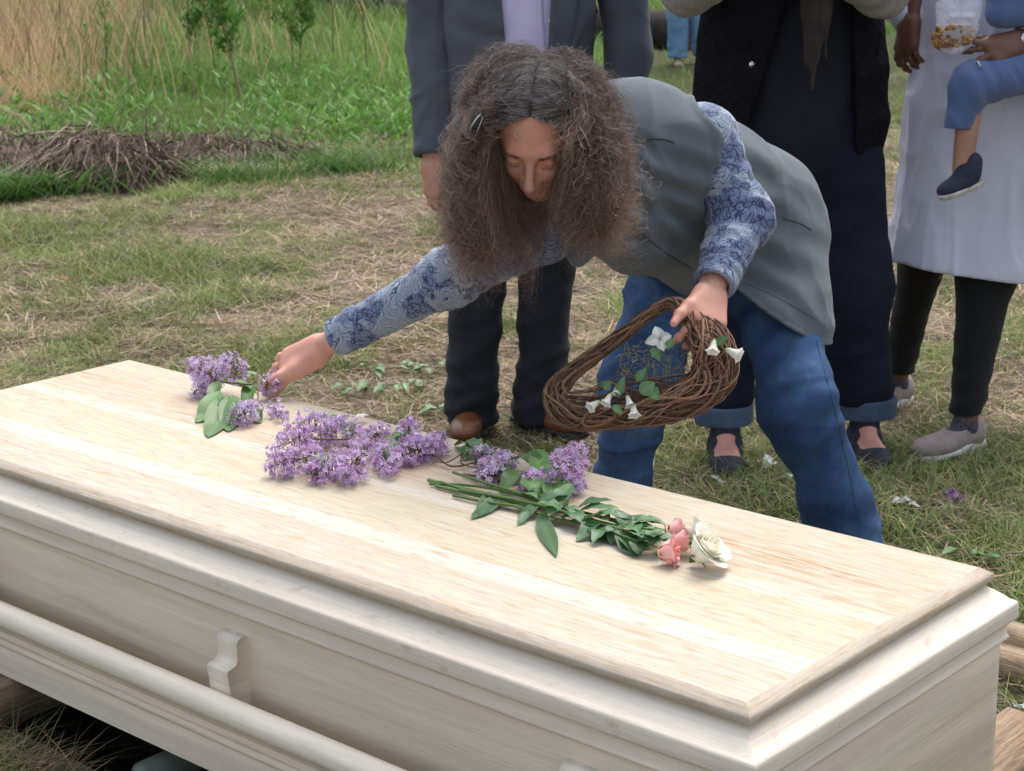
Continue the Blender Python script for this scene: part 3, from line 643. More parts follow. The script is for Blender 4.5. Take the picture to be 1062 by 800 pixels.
jeans = surf_obj('jeans', jl, *box_of([hipL, knL, anL, hipR, anR, Pe], .2), .0055, JEANS, wfol)
SH = simple('dark leather', (.03, .022, .018), .5, .3)
def shoe(a, yaw, sc=1.0, h=.05):    # a: under the ankle at ground level
    d = V(math.sin(yaw), -math.cos(yaw), 0); s = V(-d[1], d[0], 0); A = np.array([s, d, V(0, 0, 1)]); a = V(a)
    up_ = un([el(a+d*.02*sc+V(0, 0, .045), (.036*sc, .075*sc, .045), A), el(a+d*.12*sc+V(0, 0, .032), (.044*sc, .09*sc, .034), A), el(a-d*.035*sc+V(0, 0, .045), (.032*sc, .045*sc, .05), A)], .03)
    up_ = inter(up_, half(a+V(0, 0, .014), V(0, 0, -1)))
    sole = un([bx_(a-d*.03*sc+V(0, 0, .008), (.034*sc, .055*sc, .010), A, .03*sc*.25), bx_(a+d*.10*sc+V(0, 0, .008), (.043*sc, .10*sc, .010), A, .01)], .04)
    sole = inter(sole, un([el(a+d*.105*sc, (.048*sc, .11*sc, .06), A), el(a-d*.02*sc, (.037*sc, .065*sc, .06), A)], .03))
    return up_, sole, d, s, A, box_of([a-d*.1, a+d*.25, a+V(0, 0, .14)], .05)
for a_ in (anL, anR):
    b_ = V(a_[0], a_[1], 0.005); u_, s_, *_r = shoe(b_+V(0, 0, 0), -.35, .95); bb = _r[-1]
    so_ = surf_obj('shoe', u_, *bb, .005, SH, wfol); surf_obj('sole', s_, *bb, .005, BLACK, so_)
# vest
nS = nrm(np.cross(side, Wa-Ch)); nS = nS if nS[2] > 0 else -nS            # out of the back
Bk = nrm(Pe-Nk)
vt = un([ec(Nk+Bk*.06, Ch, .135, .165, nS, .72), ec(Ch, Wa, .165, .165, nS, .76), ec(Wa, Pe, .165, .19, nS, .84), rc(ShL-side*.035+nS*.012, Nk+nS*.015, .062, .07), rc(ShR+side*.03, Nk, .058, .065), rc(ShL-side*.02, Ch+side*.07, .062, .10)], .07)
hemR = P(780, 330, 3.93); skirt = ec(Pe+V(0, 0, .01)-fwd*.03, hemR, .158, .178, fwd, .85); vt = un([vt, skirt, rc(P(797, 255, 3.99), P(800, 320, 3.96), .105, .098), rc(Ch+nS*.05, Pe+nS*.05, .11, .12)], .06)
# front panel hanging from the chest, with its collar
vt = un([vt, ec(P(640, 212, 3.52), P(662, 245, 3.62), .09, .07, nrm(-fwd+V(0, 0, .2)), .5), ec(P(612, 232, 3.46), P(600, 262, 3.46), .045, .022, nrm(-fwd), .38), rc(P(662, 240, 3.62), P(720, 262, 3.80), .07, .08)], .05)
hA = P(762, 296, 3.8); hB = P(857, 346, 3.95); dn = nrm(np.cross(hB-hA, V(0, 1, .12))); dn = dn if dn[2] < 0 else -dn
hcut = lambda p: np.maximum(-((p-hA)@dn), (P(718, 290, 3.8)-p)@rt)
hole = un([rc(ShL+side*.006+up*.022, elL+(elL-ShL)*.2, .082, .070)], .01)
gv_ = addg(crisp(along(nrm(nS+side*.3), 4, 7), .006, 2), crisp(along(nrm(Bk*.7+rt*.5), 9, 3), .006, 9), folds(along(nrm(hemR-Pe+side*.4), 3, 11), .007, 4), creases(P(775, 200, 3.75), nrm(side-Bk*.7), .007, .075, .11, 1), creases(P(700, 225, 3.55), nrm(V(.4, .2, 1)), .008, .055, .12, 5), creases(P(650, 230, 3.5), nrm(rt*.8+up*.9), .008, .05, .09, 7), creases(P(800, 285, 3.85), nrm(rt*.55+up*.83), .006, .07, .1, 9))
vt = disp(vt, gv_); shell = vt
vt = sub(vt, disp(hole, lambda p: 0*p[:, 0]), .006)
vt = sub(vt, hcut, .006)
arm_wall = P(700, 180, 3.6)
rim = lambda p: np.sqrt(hole(p)**2+shell(p)**2)-.0048
hemr = lambda p: np.sqrt(np.minimum(hcut(p), 1)**2+shell(p)**2)-.0042
vt = un([vt, rim, lambda p: np.where((P(722, 290, 3.8)-p)@rt < 0, hemr(p), 1.0)], .003)
vest = surf_obj('vest', vt, *box_of([Nk, Pe, hemR, ShL, ShR, P(600, 290, 3.46), P(860, 350, 4.0)], .2), .0045, VEST, wfol)
VT = bvh(vest)
def seam_on(tree, px, name, mat, parent, r=.0022, off=.001, n=40, frm=EYE):
    pts = []
    for x, y in bez([V(a, b, 0) for a, b in px], n)[:, :2]:
        h, nn = hit(tree, frm, P(x, y, 3)-EYE)
        if h is not None and (not pts or np.linalg.norm(h-pts[-1]) < .05): pts.append(h+nn*off)
    if len(pts) > 3:
        mb = MB(); mb.tube(bez(pts[::2], len(pts)), r, 6); return mb.build(name, mat, parent)
seam_on(VT, [(660, 145), (685, 144), (700, 148)], 'yoke_seam', DARKSEAM, vest)
seam_on(VT, [(812, 227), (828, 231), (842, 239)], 'pocket_welt', DARKSEAM, vest, .0016, 0)
seam_on(VT, [(752, 288), (780, 297), (812, 312), (850, 334)], 'hem_stitching', DARKSEAM, vest, .0008, 0)
seam_on(VT, [(627, 196), (655, 232), (690, 262), (735, 288)], 'front_edge', DARKSEAM, vest, .0018, 0)
JT_ = bvh(jeans); JS = simple('denim seam', (.045, .07, .115), .9)
seam_on(JT_, [(846, 352), (872, 450), (892, 545)], 'side_seam', JS, jeans, .0012, .0002, 60)
seam_on(JT_, [(614, 300), (612, 380), (612, 480)], 'side_seam', JS, jeans, .0012, .0002, 60)
# ================================================================ frizzy hair
def hair_mat():
    t = NT('curly brown hair'); a = t.n('VertexColor'); 
    at = t.n('Attribute'); at.attribute_name = 'tint'; t.base(at.outputs['Color'], .42); t.b.inputs['Specular IOR Level'].default_value = .6
    o = t.t.nodes['Material Output']; tr = t.n('BsdfTranslucent'); t.l(at.outputs['Color'], tr.inputs['Color']); mx = t.n('MixShader'); mx.inputs[0].default_value = .22
    t.l(t.b.outputs[0], mx.inputs[1]); t.l(tr.outputs[0], mx.inputs[2]); t.l(mx.outputs[0], o.inputs['Surface']); t.t.nodes.remove(a); return t.m
HM = hair_mat()
def hair_curves(name, strands, colors, radii, mat, parent):
    """strands (n,k,3) world points; colors (n,k,3); radii (n,k)"""
    n, k = strands.shape[:2]; hc = bpy.data.hair_curves.new(name); hc.add_curves([k]*n)
    hc.attributes['position'].data.foreach_set('vector', strands.astype(np.float32).ravel())
    ra = hc.attributes.get('radius') or hc.attributes.new('radius', 'FLOAT', 'POINT'); ra.data.foreach_set('value', radii.astype(np.float32).ravel())
    ca = hc.attributes.new('tint', 'FLOAT_COLOR', 'POINT'); c4 = np.ones((n, k, 4), np.float32); c4[..., :3] = colors; ca.data.foreach_set('color', c4.ravel())
    o = bpy.data.objects.new(name, hc); col.objects.link(o); hc.materials.append(mat)
    if parent: o.parent = parent; o.matrix_parent_inverse = Matrix.Translation(-parent.location)
    return o
S_, F_h, U_h = HA                   # side, face, crown axes of the leaning woman's head
def skull_pt(th, ph, r=1.0):
    r = r*1.07        # th: angle from the parting plane round the side (0 top .. 90 deg side), ph: front/back along the parting
    return HC+S_*(.080*r*np.sin(th))[:, None]+(F_h*1.0)[None]*((.100*r*np.cos(th)*np.sin(ph)+.02*np.sin(th)*np.sin(ph))-.012)[:, None]+U_h[None]*((.094*r*np.cos(th)*np.cos(ph))+.028)[:, None]
def make_hair(n, k=64, seed=1, NL=520):
    g = np.random.default_rng(seed); lg = np.random.default_rng(5)
    lk = g.integers(0, NL, n); fz = g.random(n)**2.5; loose = g.random(n) < .22
    def par(lo, hi, jit, beta=None):
        v = lg.beta(*beta, NL)*(hi-lo)+lo if beta else lg.uniform(lo, hi, NL)
        r = g.beta(*beta, n)*(hi-lo)+lo if beta else g.uniform(lo, hi, n)
        return np.where(loose, r, v[lk]+g.normal(0, jit, n))
    sgl = np.where(lg.random(NL) < .55, 1.0, -1.0); sg = np.where(loose, np.where(g.random(n) < .52, 1., -1.), sgl[lk])
    th0 = np.clip(np.abs(par(0, 1, .06, (1, 2.2)))*1.5, .012, 1.45); ph = par(-2.25, 1.22, .06)
    t = np.linspace(0, 1, k); back = np.clip((.5-ph)/1.2, 0, 1); th1 = np.maximum(th0+.12, par(.35, 1.6, .05)*back+(1-back)*par(.95, 1.6, .06)); fr = np.clip(par(.10, .30, .02)*(.35+.65*(th1-th0)), .05, .4)
    L = par(.15, .30, .014)*np.where(sg > 0, 1.08, .84)*lg.uniform(.8, 1.12, NL)[lk]
    out = par(.0, .064, .005, (1.5, 1.7))*np.where(sg > 0, .98, .98); lat = par(-.1, 1.0, .05); fb = par(-.04, .05, .006); inw = np.maximum(par(-.4, 1, .05), 0)*np.clip((.55-ph)/.5, 0, 1); out = out+np.clip((ph-.1)/.8, 0, 1)*.030
    puff = par(0, 1, .08, (1.3, 2.5))*np.clip((-ph-.1)/.7, 0, 1)
    pos = np.zeros((n, k, 3)); gdir = V(0, 0, -1)
    for j, tt in enumerate(t):
        a = np.clip(tt/fr, 0, 1); th = th0+(th1-th0)*a; hug = skull_pt(sg*th, ph*(1-.18*a), 1.02)
        b = np.clip((tt-fr)/(1-fr), 0, 1); o = out*np.clip(np.sin(np.minimum(b*2.1, 2.0)), 0, 1)*np.clip(a*2-1, 0, 1)
        e = o+out*.35*np.sin(a*1.57)*np.clip(b*4+.15, 0, 1)
        p = hug+S_[None]*sg[:, None]*(e*(.50+.30*lat))[:, None]+gdir[None]*(L*b*np.clip(b*1.1+.15, 0, 1))[:, None]
        p -= S_[None]*sg[:, None]*(np.clip(b-.35, 0, 1)**1.2*.25*inw*np.where(sg > 0, 1.35, .9)*(.45+out*6))[:, None]
        p += (-fwd*V(1, 1, 0))[None]*(fb*b*1.5+o*.5+inw*.085*b)[:, None]
        p += (up+fwd*.4)[None]*(puff*.055*np.sin(np.clip(tt*3.2, 0, 3.14)))[:, None]+S_[None]*sg[:, None]*(puff*.03*np.sin(np.clip(tt*3.2, 0, 3.14)))[:, None]
        p += (up+fwd*.2)[None]*(puff*.008*(1-np.exp(-tt*26)))[:, None]
        pos[:, j] = p
    lph = lg.uniform(0, 6.28, NL)[lk]; lfr = lg.uniform(5.0, 13.0, NL)[lk]*np.where(loose, g.uniform(.6, 1.5, n), 1); lr = lg.uniform(.0035, .0135, NL)[lk]*np.where(loose, g.uniform(.4, 1.3, n), 1)
    rmp = np.clip((t-.04)/.42, 0, 1); u1 = nrm(np.cross(fwd, V(0, 0, 1))); u2 = fwd
    ang = lph[:, None]+t[None]*lfr[:, None]*6.283*(L[:, None]/.30)*(1+.35*t[None])+g.normal(0, .28, n)[:, None]
    rr_ = lr[:, None]*rmp[None]*(1+.3*np.sin(t*13+lph[:, None]*3))
    pos += (np.cos(ang)*rr_)[..., None]*u1+(np.sin(ang)*rr_)[..., None]*(u2*.8)+(np.sin(ang+.7)*rr_*.55)[..., None]*V(0, 0, 1)
    # slow wandering of every lock, shared by its hairs
    q = np.concatenate([pos.reshape(-1, 3)*16]); wx = vnoise(q+lk.repeat(k)[:, None]*1.37, 41); wy = vnoise(q+lk.repeat(k)[:, None]*1.37, 42); wz = vnoise(q+lk.repeat(k)[:, None]*1.37, 43)
    pos += np.stack([wx, wy, wz], 1).reshape(n, k, 3)*(rmp*.016)[None, :, None]
    pos += ((np.sin(t[None]*38+lph[:, None]*2)*.002+np.sin(t[None]*71+lph[:, None]*5)*.0012)*np.clip(t/.08, 0, 1)[None])[..., None]*S_
    a2 = g.uniform(0, 6.28, n)[:, None]+t[None]*g.uniform(40, 110, n)[:, None]
    pos += (np.cos(a2)*rmp*.0013*(.4+fz[:, None]))[..., None]*u1+(np.sin(a2)*rmp*.0013*(.4+fz[:, None]))[..., None]*V(0, 0, 1)
    drift = g.normal(0, 1, (n, 3)); pos += drift[:, None, :]*(t**1.5)[None, :, None]*(.006+.030*fz[:, None, None])
    # the face stays clear between the two falls
    q = pos-HC; x = q@S_; y = q@F_h; z = q@U_h; lim = np.interp(z, [-.115, -.085, -.045, .0, .045, .075, .095], [-.03, .010, .040, .064, .080, .072, 0])*np.clip((y-.015)/.03, 0, 1)*(1+.10*g.normal(0, 1, n)[:, None])
    sx = sg[:, None]; lim = np.maximum(lim, -.02-.012*g.random(n)[:, None]+0*z); need = np.maximum(lim-x*sx, 0); pos += (need*sx)[..., None]*S_
    base = np.array([[.046, .022, .014], [.085, .042, .026], [.14, .082, .057], [.20, .135, .102], [.26, .20, .165]])
    ci = np.clip((lg.random(NL)[lk]*2.2+g.random(n)*1.5+fz*1.6+(out-.045)*18).astype(int), 0, 4); c = base[ci][:, None, :]*np.ones((1, k, 1))
    c = c*(1+.55*np.clip((t-.55)/.45, 0, 1))[None, :, None]
    grey = (g.random(n) < .75)[:, None]*np.clip(1-(t-.10)/.62, 0, 1)[None]**1.4; gc = np.where((g.random(n) < .27)[:, None], V(.33, .31, .31), V(.062, .050, .048))
    c = c*(1-grey[..., None])+gc[:, None, :]*grey[..., None]
    c *= g.uniform(.75, 1.3, n)[:, None, None]
    rad = np.full((n, k), .00021)*g.uniform(.7, 1.25, n)[:, None]*np.clip((1-t)*6, .35, 1)[None]
    return pos, c, rad
hp, hcol, hr = make_hair(19000)
def crown_frizz(n, k=30, seed=9):
    g = np.random.default_rng(seed); th = g.uniform(-1.15, 1.15, n); ph = g.uniform(-2.2, .55, n); r0 = skull_pt(th, ph, 1.0); nn = nrm(r0-HC); t = np.linspace(0, 1, k); L = g.uniform(.06, .17, n)*np.interp(ph, [-.9, -.5, .2, .6], [1, .55, .38, .22])
    rise = nrm(nn*.75+g.normal(0, .40, (n, 3))+(up*.42)[None]+S_[None]*np.sign(th)[:, None]*.55); dn = S_[None]*np.sign(th)[:, None]*g.uniform(.1, .9, n)[:, None]+V(0, 0, -1)[None]*g.uniform(.3, 1.0, n)[:, None]
    pos = r0[:, None]+rise[:, None]*(L[:, None]*(t-.55*t*t)[None])[..., None]*(g.uniform(.35, .8, n)*np.interp(ph, [-.8, -.3, .3], [1, .55, .3]))[:, None, None]+dn[:, None]*(L[:, None]*(t**1.8)[None]*.75)[..., None]
    lk = (vnoise(r0*45, 3)*40).astype(int); a = t[None]*g.uniform(3, 7, n)[:, None]*6.283+lk[:, None]*1.7+g.normal(0, .5, n)[:, None]; rr = np.clip(t*5, 0, 1)[None]*g.uniform(.0015, .006, n)[:, None]
    pos += (np.cos(a)*rr)[..., None]*rt+(np.sin(a)*rr)[..., None]*up
    base = np.array([[.050, .028, .019], [.085, .050, .034], [.125, .078, .056], [.15, .11, .085]])[g.integers(0, 4, n)]; gy = (g.random(n) < np.interp(ph, [-1, 0, .5], [.12, .45, .6])); base[gy] = (.26, .24, .235)
    return pos, base[:, None]*np.ones((1, k, 1)), np.full((n, k), .00020)*np.clip((1-t)*5, .4, 1)[None]
cf = crown_frizz(8000)
hair_curves('hair', hp, hcol, hr, HM, wfol); hair_curves('crown_frizz', *cf, HM, wfol)
# dense under-layer so the scalp and neck stay dark
cap = sub(el(HC+U_h*.030-F_h*.014, (.083, .104, .097), HA), un([el(HC+F_h*.126-U_h*.050, (.092, .100, .141), HA), rc(HC+U_h*.14+F_h*.0, HC+U_h*.10+F_h*.12, .0045, .0045)], .002), .006)
cap = sub(cap, un([el(HL(.048, .095, .066), (.050, .040, .046)), el(HL(-.048, .095, .066), (.050, .040, .046))], .01), .004)
under = un([cap]+[rc(HC+S_*s_*.062-F_h*.02+U_h*.02, HC+S_*s_*.088-F_h*.01+V(0, 0, -.13), .035, .045) for s_ in (-1, 1)]+[rc(HC-F_h*.06, Nk*.5+HC*.5+V(0, 0, -.02), .07, .06)], .03)
under = disp(under, lambda p: np.clip((HC[2]-p[:, 2]+.02)*12, 0, 1)*.004*vnoise(np.stack([p[:, 0]*90, p[:, 1]*90, p[:, 2]*14], 1), 4)+np.clip((HC[2]-p[:, 2]+.02)*12, 0, 1)*.006*vnoise(p*26, 6))
UL = simple('dark hair underlayer', (.035, .024, .018), .8, .5, 50, .8, 300)
surf_obj('hair_underlayer', under, *box_of([HC, HC+V(0, 0, -.2), Nk], .17), .004, UL, wfol)
# eyebrows
g_ = np.random.default_rng(3); eb = []
for sx in (-1, 1):
    for q in range(130):
        x = g_.uniform(.014, .048); z = .014+.006*math.sin((x-.014)/.034*2.4)+g_.normal(0, .0016); y = .093-.9*(x-.01)**2*9
        p0 = HL(sx*x, y, z); eb.append(np.array([p0+F_h*(.0006*j)+S_*sx*.0022*j+U_h*.0009*j*(1-x*20) for j in range(4)]))
    for q in range(34):
        x = .019+.024*q/34; p0 = HL(sx*x, .0855-.9*(x-.02)**2*4, -.0098-.0015*math.sin((x-.019)/.024*3.1)); eb.append(np.array([p0+F_h*.0008*j-U_h*.0007*j for j in range(4)]))
eb = np.array(eb); hair_curves('eyebrows', eb, np.full(eb.shape, .05), np.full(eb.shape[:2], .00016), HM, wfol)
# two snap barrettes holding the hair back
CLM = simple('barrette metal', (.03, .03, .035), .25, .1, 20, Metallic=.7); CLE = simple('barrette silver edge', (.7, .7, .72), .2, .1, 20, Metallic=1.0)
for sx, pa, pb in ((-1, (-.066, .055, .088), (-.080, .064, .030)), (1, (.062, .05, .095), (.078, .062, .045))):
    a, b = HL(*pa)+S_*sx*.018+F_h*.026, HL(*pb)+S_*sx*.024+F_h*.032; mid = (a+b)/2+(S_*sx*.5+F_h)*.006; ln = bez([a, mid, b], 14); wd = nrm(np.cross(b-a, S_*sx*.4+F_h)); q = np.linspace(-1, 1, 14)
    mb = MB(); mb.tube(ln, .0065*np.sqrt(1-q**2*.85), 8); c_o = mb.build('hair_clip', CLM, wfol)
    for s_ in (-1, 1):
        mb = MB(); mb.tube(ln+wd[None]*s_*(.0066*np.sqrt(1-q**2*.9))[:, None]+nrm(S_*sx*.4+F_h)*.003, .0013, 6); mb.build('edge', CLE, c_o)
# ================================================================ the bystanders
def person_root(x, y, label): return empty('person', (x, y, 0), label, 'person')
def std_body(root, o, yaw, hgt, mat, arms=None, hands=(), feet=None, hd=True, hairmat=None, long=False, hsc=1.0, sh=.19, hip=.10, seed=1):
    """continuous standing body; arms [(shoulder, elbow, wrist)], feet [(ankle)] in world coordinates"""
    o = V(o); k = hgt/1.72; nk = o+V(0, 0, 1.47*k); ch = o+V(0, 0, 1.26*k); pe = o+V(0, 0, .95*k); s = V(math.cos(yaw), math.sin(yaw), 0); f_ = V(s[1], -s[0], 0)
    fs = [rc(nk-V(0, 0, .03), nk+V(0, 0, .10), .052, .05), ec(ch+V(0, 0, .08), ch, .15, .15, f_, .62), ec(ch, pe, .14, .155, f_, .65), rc(nk-V(0, 0, .05)-s*sh*.8, nk-V(0, 0, .05)+s*sh*.8, .05, .05)]
    for a, e, w_ in arms: fs += [rc(a, e, .046, .037), rc(e, w_, .037, .024)]
    for i, an in enumerate(sorted(feet, key=lambda q: q @ s)):
        h = pe+s*hip*(1 if i else -1)*.8-V(0, 0, .02); kn = h*.5+an*.5+f_*.0-V(0, 0, .02); fs += [rc(h, kn, .082, .054), rc(kn, an, .052, .036)]
    lo, hi = box_of([nk+V(0, 0, .1), pe]+[q for a in arms for q in a]+list(feet), .2); parts = [(un(fs, .03), lo, hi, .011)]
    hc = nk+V(0, 0, .175*k)+f_*.015; H = None
    if hd:
        H = vertical_head(hc, yaw+0, k*1.0); F = -V(0, 0, 0)+f_+V(0, 0, -.25); H = head(hc, F, V(0, 0, 1), k); parts.append((H[0], H[1], H[2], .004))
    parts += list(hands); b = join_surf('body', parts, mat, root)
    if hd and hairmat: hair_cap('hair', H[3], H[4], k, hairmat, root, fall=long(H) if long else None, seed=seed)
    return nk, ch, pe, s, f_
def flatcut(f, z, up_=True): return inter(f, half(V(0, 0, z), V(0, 0, -1 if up_ else 1)))

# ---- man in the dark suit
MSUIT = cloth('charcoal suit wool', (.085, .094, .118), (.062, .069, .090), .85, 900, .3, .08, 4); MTRO = cloth('dark navy trousers', (.013, .015, .023), (.008, .009, .014), .85, 900, .3, .05, 4)
SHIRT = cloth('lavender shirt', (.62, .56, .78), (.54, .48, .71), .8, 900, .2, .1, 8); BRN = simple('brown leather', (.13, .045, .018), .38, .35, 18, .4, 120); BLS = simple('black sole', (.012, .011, .010), .6)
mo = V(.035, 5.34, 0); m1 = G(489, 448); m2 = G(560, 446)
m1 = V(m1[0], m1[1]+.04, .08); m2 = V(m2[0], m2[1]+.04, .08)
mr = person_root(mo[0], mo[1], 'man in dark suit jacket and lavender shirt standing behind the bending woman')
d_ = 5.42
aL = [P(452, -62, 5.20), P(446, 62, 5.28), P(449, 168, 5.26)]; aR = [P(640, -60, 5.20), P(652, 58, 5.28), P(638, 178, 5.30)]
h1 = hand(aL[2], nrm(V(.12, -.12, -1)), nrm(V(-.35, -.95, 0)), 1, curl=(.35, .5, .35), sc=1.12, tdir=nrm(V(.45, -.35, -.85)))
h2 = hand(aR[2], nrm(V(-.12, -.12, -1)), nrm(V(.75, -.65, 0)), -1, curl=(.55, .6, .4), sc=1.08)
nk, ch, pe, s_, f_ = std_body(mr, mo, 0.05, 1.80, SKINH, [aL, aR], [(h1[0], h1[1], h1[2], .003), (h2[0], h2[1], h2[2], .003)], [m1, m2], hairmat=HAIRG, sh=.2, seed=3)
jk = un([ec(ch+V(0, 0, .10), ch-V(0, 0, .08), .225, .215, f_, .62), ec(ch-V(0, 0, .08), pe-V(0, 0, .10), .21, .225, f_, .66), rc(nk-V(0, 0, .075)-s_*.15, nk-V(0, 0, .075)+s_*.15, .075, .075)], .06)
jk = disp(jk, addg(folds([7, 7, 3], .005, 2), crisp([7, 7, 3.5], .006, 4), crisp([4, 4, 10], .005, 8), creases(ch-V(0, 0, .12)+f_*.12+s_*-.08, nrm(V(.5, 0, 1)), .005, .09, .14, 2)))
jk = sub(jk, lambda p: np.maximum.reduce([np.abs((p-mo)@s_-.018)-.052-np.clip(p[:, 2]-P(570, 100, 5.2)[2], 0, 1)*.07, -((p-mo)@f_)+.02, P(570, 120, 5.2)[2]-p[:, 2]]), .006); jk = flatcut(jk, pe[2]-.14)
jo = surf_obj('jacket', jk, *box_of([nk, ch+s_*.22, ch-s_*.22, pe-V(0, 0, .15)], .17), .007, MSUIT, mr)
def suit_arm(a, e, w_, s): return disp(sub(un([rc(a, e, .082, .068), rc(e, w_+(e-w_)*.08, .066, .056)], .02), rc(w_, w_+(w_-e)*.2, .045, .045), .002), addg(folds(along(nrm(nrm(w_-a)+rt*.5), 9, 5), .005, s), crisp(along(nrm(nrm(w_-a)+rt*.7), 15, 5), .009, s), crisp(along(nrm(nrm(w_-a)-rt*.7), 13, 5), .007, s+9)))
for a, q in ((aL, 1), (aR, 5)):
    f = suit_arm(*a, q); f = sub(f, half(a[2]+(a[1]-a[2])*.06, a[1]-a[2]), .003); surf_obj('sleeve', f, *box_of(a, .11), .006, MSUIT, jo)
sh_ = un([ec(ch+V(0, 0, .10)+f_*.012, ch-V(0, 0, .15)+f_*.012, .175, .17, f_, .70), rc(nk, nk+V(0, 0, .035), .062, .058)], .03); so2 = surf_obj('shirt', disp(sh_, folds([8, 8, 4], .005, 9)), *box_of([nk, ch+s_*.18, ch-s_*.18, ch-V(0, 0, .2)], .12), .007, SHIRT, mr)
ST = bvh(so2); BTN = simple('pearl button', (.6, .58, .62), .3)
SHD = cloth('shirt placket', (.44, .37, .64), None, .8)
seam_on(ST, [(560, -60), (562, 0), (565, 60), (567, 110)], 'placket', SHD, so2, .004, 0); seam_on(ST, [(574, -60), (576, 0), (579, 60), (581, 110)], 'placket', SHD, so2, .003, 0)
for by in (-25, 22, 70):
    h, n_ = hit(ST, EYE, P(570, by, 3)-EYE)
    if h is not None: surf_obj('button', el(h+n_*.002, (.0055, .0025, .0055)), h-.008, h+.008, .0012, BTN, so2)
JT = bvh(jo); LAPM = cloth('lapel wool', (.075, .082, .10), (.055, .061, .076), .85)
for px in ([(541, -70), (528, -20), (532, 22), (552, 72)], [(590, -70), (601, -20), (597, 20), (586, 72)]):
    pts = []
    for x, y in bez([V(a, b, 0) for a, b in px], 30)[:, :2]:
        h, n_ = hit(JT, EYE, P(x, y, 3)-EYE)
        if h is not None: pts.append(h+n_*.003)
    if len(pts) > 6:
        mb = MB(); pts = bez(pts[::3], 26); wdt = s_*(-1 if px[0][0] < 560 else 1)
        A_ = [p for p in pts]; ww = [.052*math.sin(min(1.0, (i+1)/20)*1.57)*(1-max(0, (i-17)/9)) for i in range(26)]
        vv = []; 
        for i, p in enumerate(A_):
            for q, fr in enumerate((0, .5, 1)): vv.append(p+wdt*ww[25-i if False else i]*fr*(1.0)+f_*(.006 if q == 1 else .001)+V(0, 0, 0))
        for i, p in enumerate(A_): vv.append(p+wdt*ww[i]-f_*.012); vv.append(p-f_*.012)
        ff = [(i*3+q, i*3+q+1, (i+1)*3+q+1, (i+1)*3+q) for i in range(25) for q in (0, 1)]; b0 = 78
        ff += [(i*3+2, b0+i*2, b0+i*2+2, i*3+5) for i in range(25)]+[(b0+i*2, b0+i*2+1, b0+i*2+3, b0+i*2+2) for i in range(25)]+[(b0+i*2+1, i*3, i*3+3, b0+i*2+3) for i in range(25)]
        mb.add(vv, ff); mb.build('lapel', LAPM, jo)
def trouser(h, k, a, rr, s, amp=1.0):
    f = un([rc(h, k, rr[0], rr[1]), rc(k, a, rr[1], rr[2])], .05); ax = nrm(a-h)
    g = addg(folds(along(ax, 5, 9), .004*amp, s), crisp(along(nrm(ax+rt*.6), 10, 4), .008*amp, s), crisp(along(nrm(ax-rt*.6), 9, 3), .007*amp, s+7), folds(along(nrm(ax+rt*.5), 12, 4), .010*amp, s+2), creases(a-ax*.05, nrm(ax+rt*.35), .006*amp, .065, .13, s+1), creases(k, nrm(ax-rt*.4), .004*amp, .08, .12, s))
    return disp(f, g)
tr_ = un([sub(trouser(pe-s_*.10, (pe-s_*.10)*.48+m1*.52, m1-V(0, 0, .05), (.098, .079, .074), 1), half(m1-V(0, 0, .062), V(0, 0, 1)), .003), sub(trouser(pe+s_*.11, (pe+s_*.11)*.48+m2*.52, m2-V(0, 0, .05), (.098, .079, .074), 6), half(m2-V(0, 0, .062), V(0, 0, 1)), .003), ec(pe+V(0, 0, .05), pe-V(0, 0, .03), .165, .18, f_, .7)], .02)
surf_obj('trousers', tr_, *box_of([pe+V(0, 0, .1), m1, m2], .2), .007, MTRO, mr)
for a_, yw in ((m1, -.15), (m2, .75)):
    u_, s2, d2, *_r = shoe(V(a_[0], a_[1], 0.0)-V(math.sin(yw), -math.cos(yw), 0)*.03, yw, 1.08); bb = _r[-1]; so_ = surf_obj('shoe', u_, *bb, .005, BRN, mr); surf_obj('sole', s2, *bb, .005, BLS, so_)

# ---- woman in the quilted waistcoat
def mat_quilt():
    t = NT('quilted black nylon'); co = t.coord(); a = t.n('TexWave'); b = t.n('TexWave')
    for w_, r_ in ((a, (0, .785, 0)), (b, (0, -.785, 0))): w_.inputs['Scale'].default_value = 16; w_.inputs['Distortion'].default_value = 2.2; t.l(t.coord(rot=r_), w_.inputs[0])
    h = t.math('ADD', t.noise(t.coord((1, 1, 2.2)), 26, 3, .5, 1.0), t.math('MULTIPLY', t.math('POWER', a.outputs['Fac'], .3), t.math('POWER', b.outputs['Fac'], .3)))
    t.base(t.ramp(t.noise(co, 40), [(.3, (.0035, .003, .006)), (.7, (.008, .007, .012))]), .9); t.b.inputs['Specular IOR Level'].default_value = .15; (0); t.bump(t.math('ADD', h, t.math('MULTIPLY', t.noise(co, 60), .3)), .5, .004); return t.m
QUILT = mat_quilt(); NAVYT = cloth('navy knit top', (.011, .012, .022), (.007, .008, .015), .9); NAVYJ = mat_denim('dark navy denim', (.006, .007, .014), (.009, .011, .024), (.014, .018, .036)); CUFF = mat_denim('turned up denim cuff', (.04, .06, .10), (.075, .11, .17), (.13, .18, .25))
OAT = cloth('oatmeal knit', (.27, .24, .22), (.19, .17, .16), .95, 500, .8, .2, 30); NAVS = simple('navy canvas shoe', (.014, .016, .030), .8, .3, 40, .5, 600)
q1 = G(752, 482); q2 = G(898, 474); qo = V((q1[0]+q2[0])/2-.02, (q1[1]+q2[1])/2+.12, 0)
qr = person_root(qo[0], qo[1], 'person with long brown hair in black quilted waistcoat, arms folded, wearing strap shoes')
qa1 = V(q1[0], q1[1]+.06, .09); qa2 = V(q2[0], q2[1]+.06, .09); D = 5.0
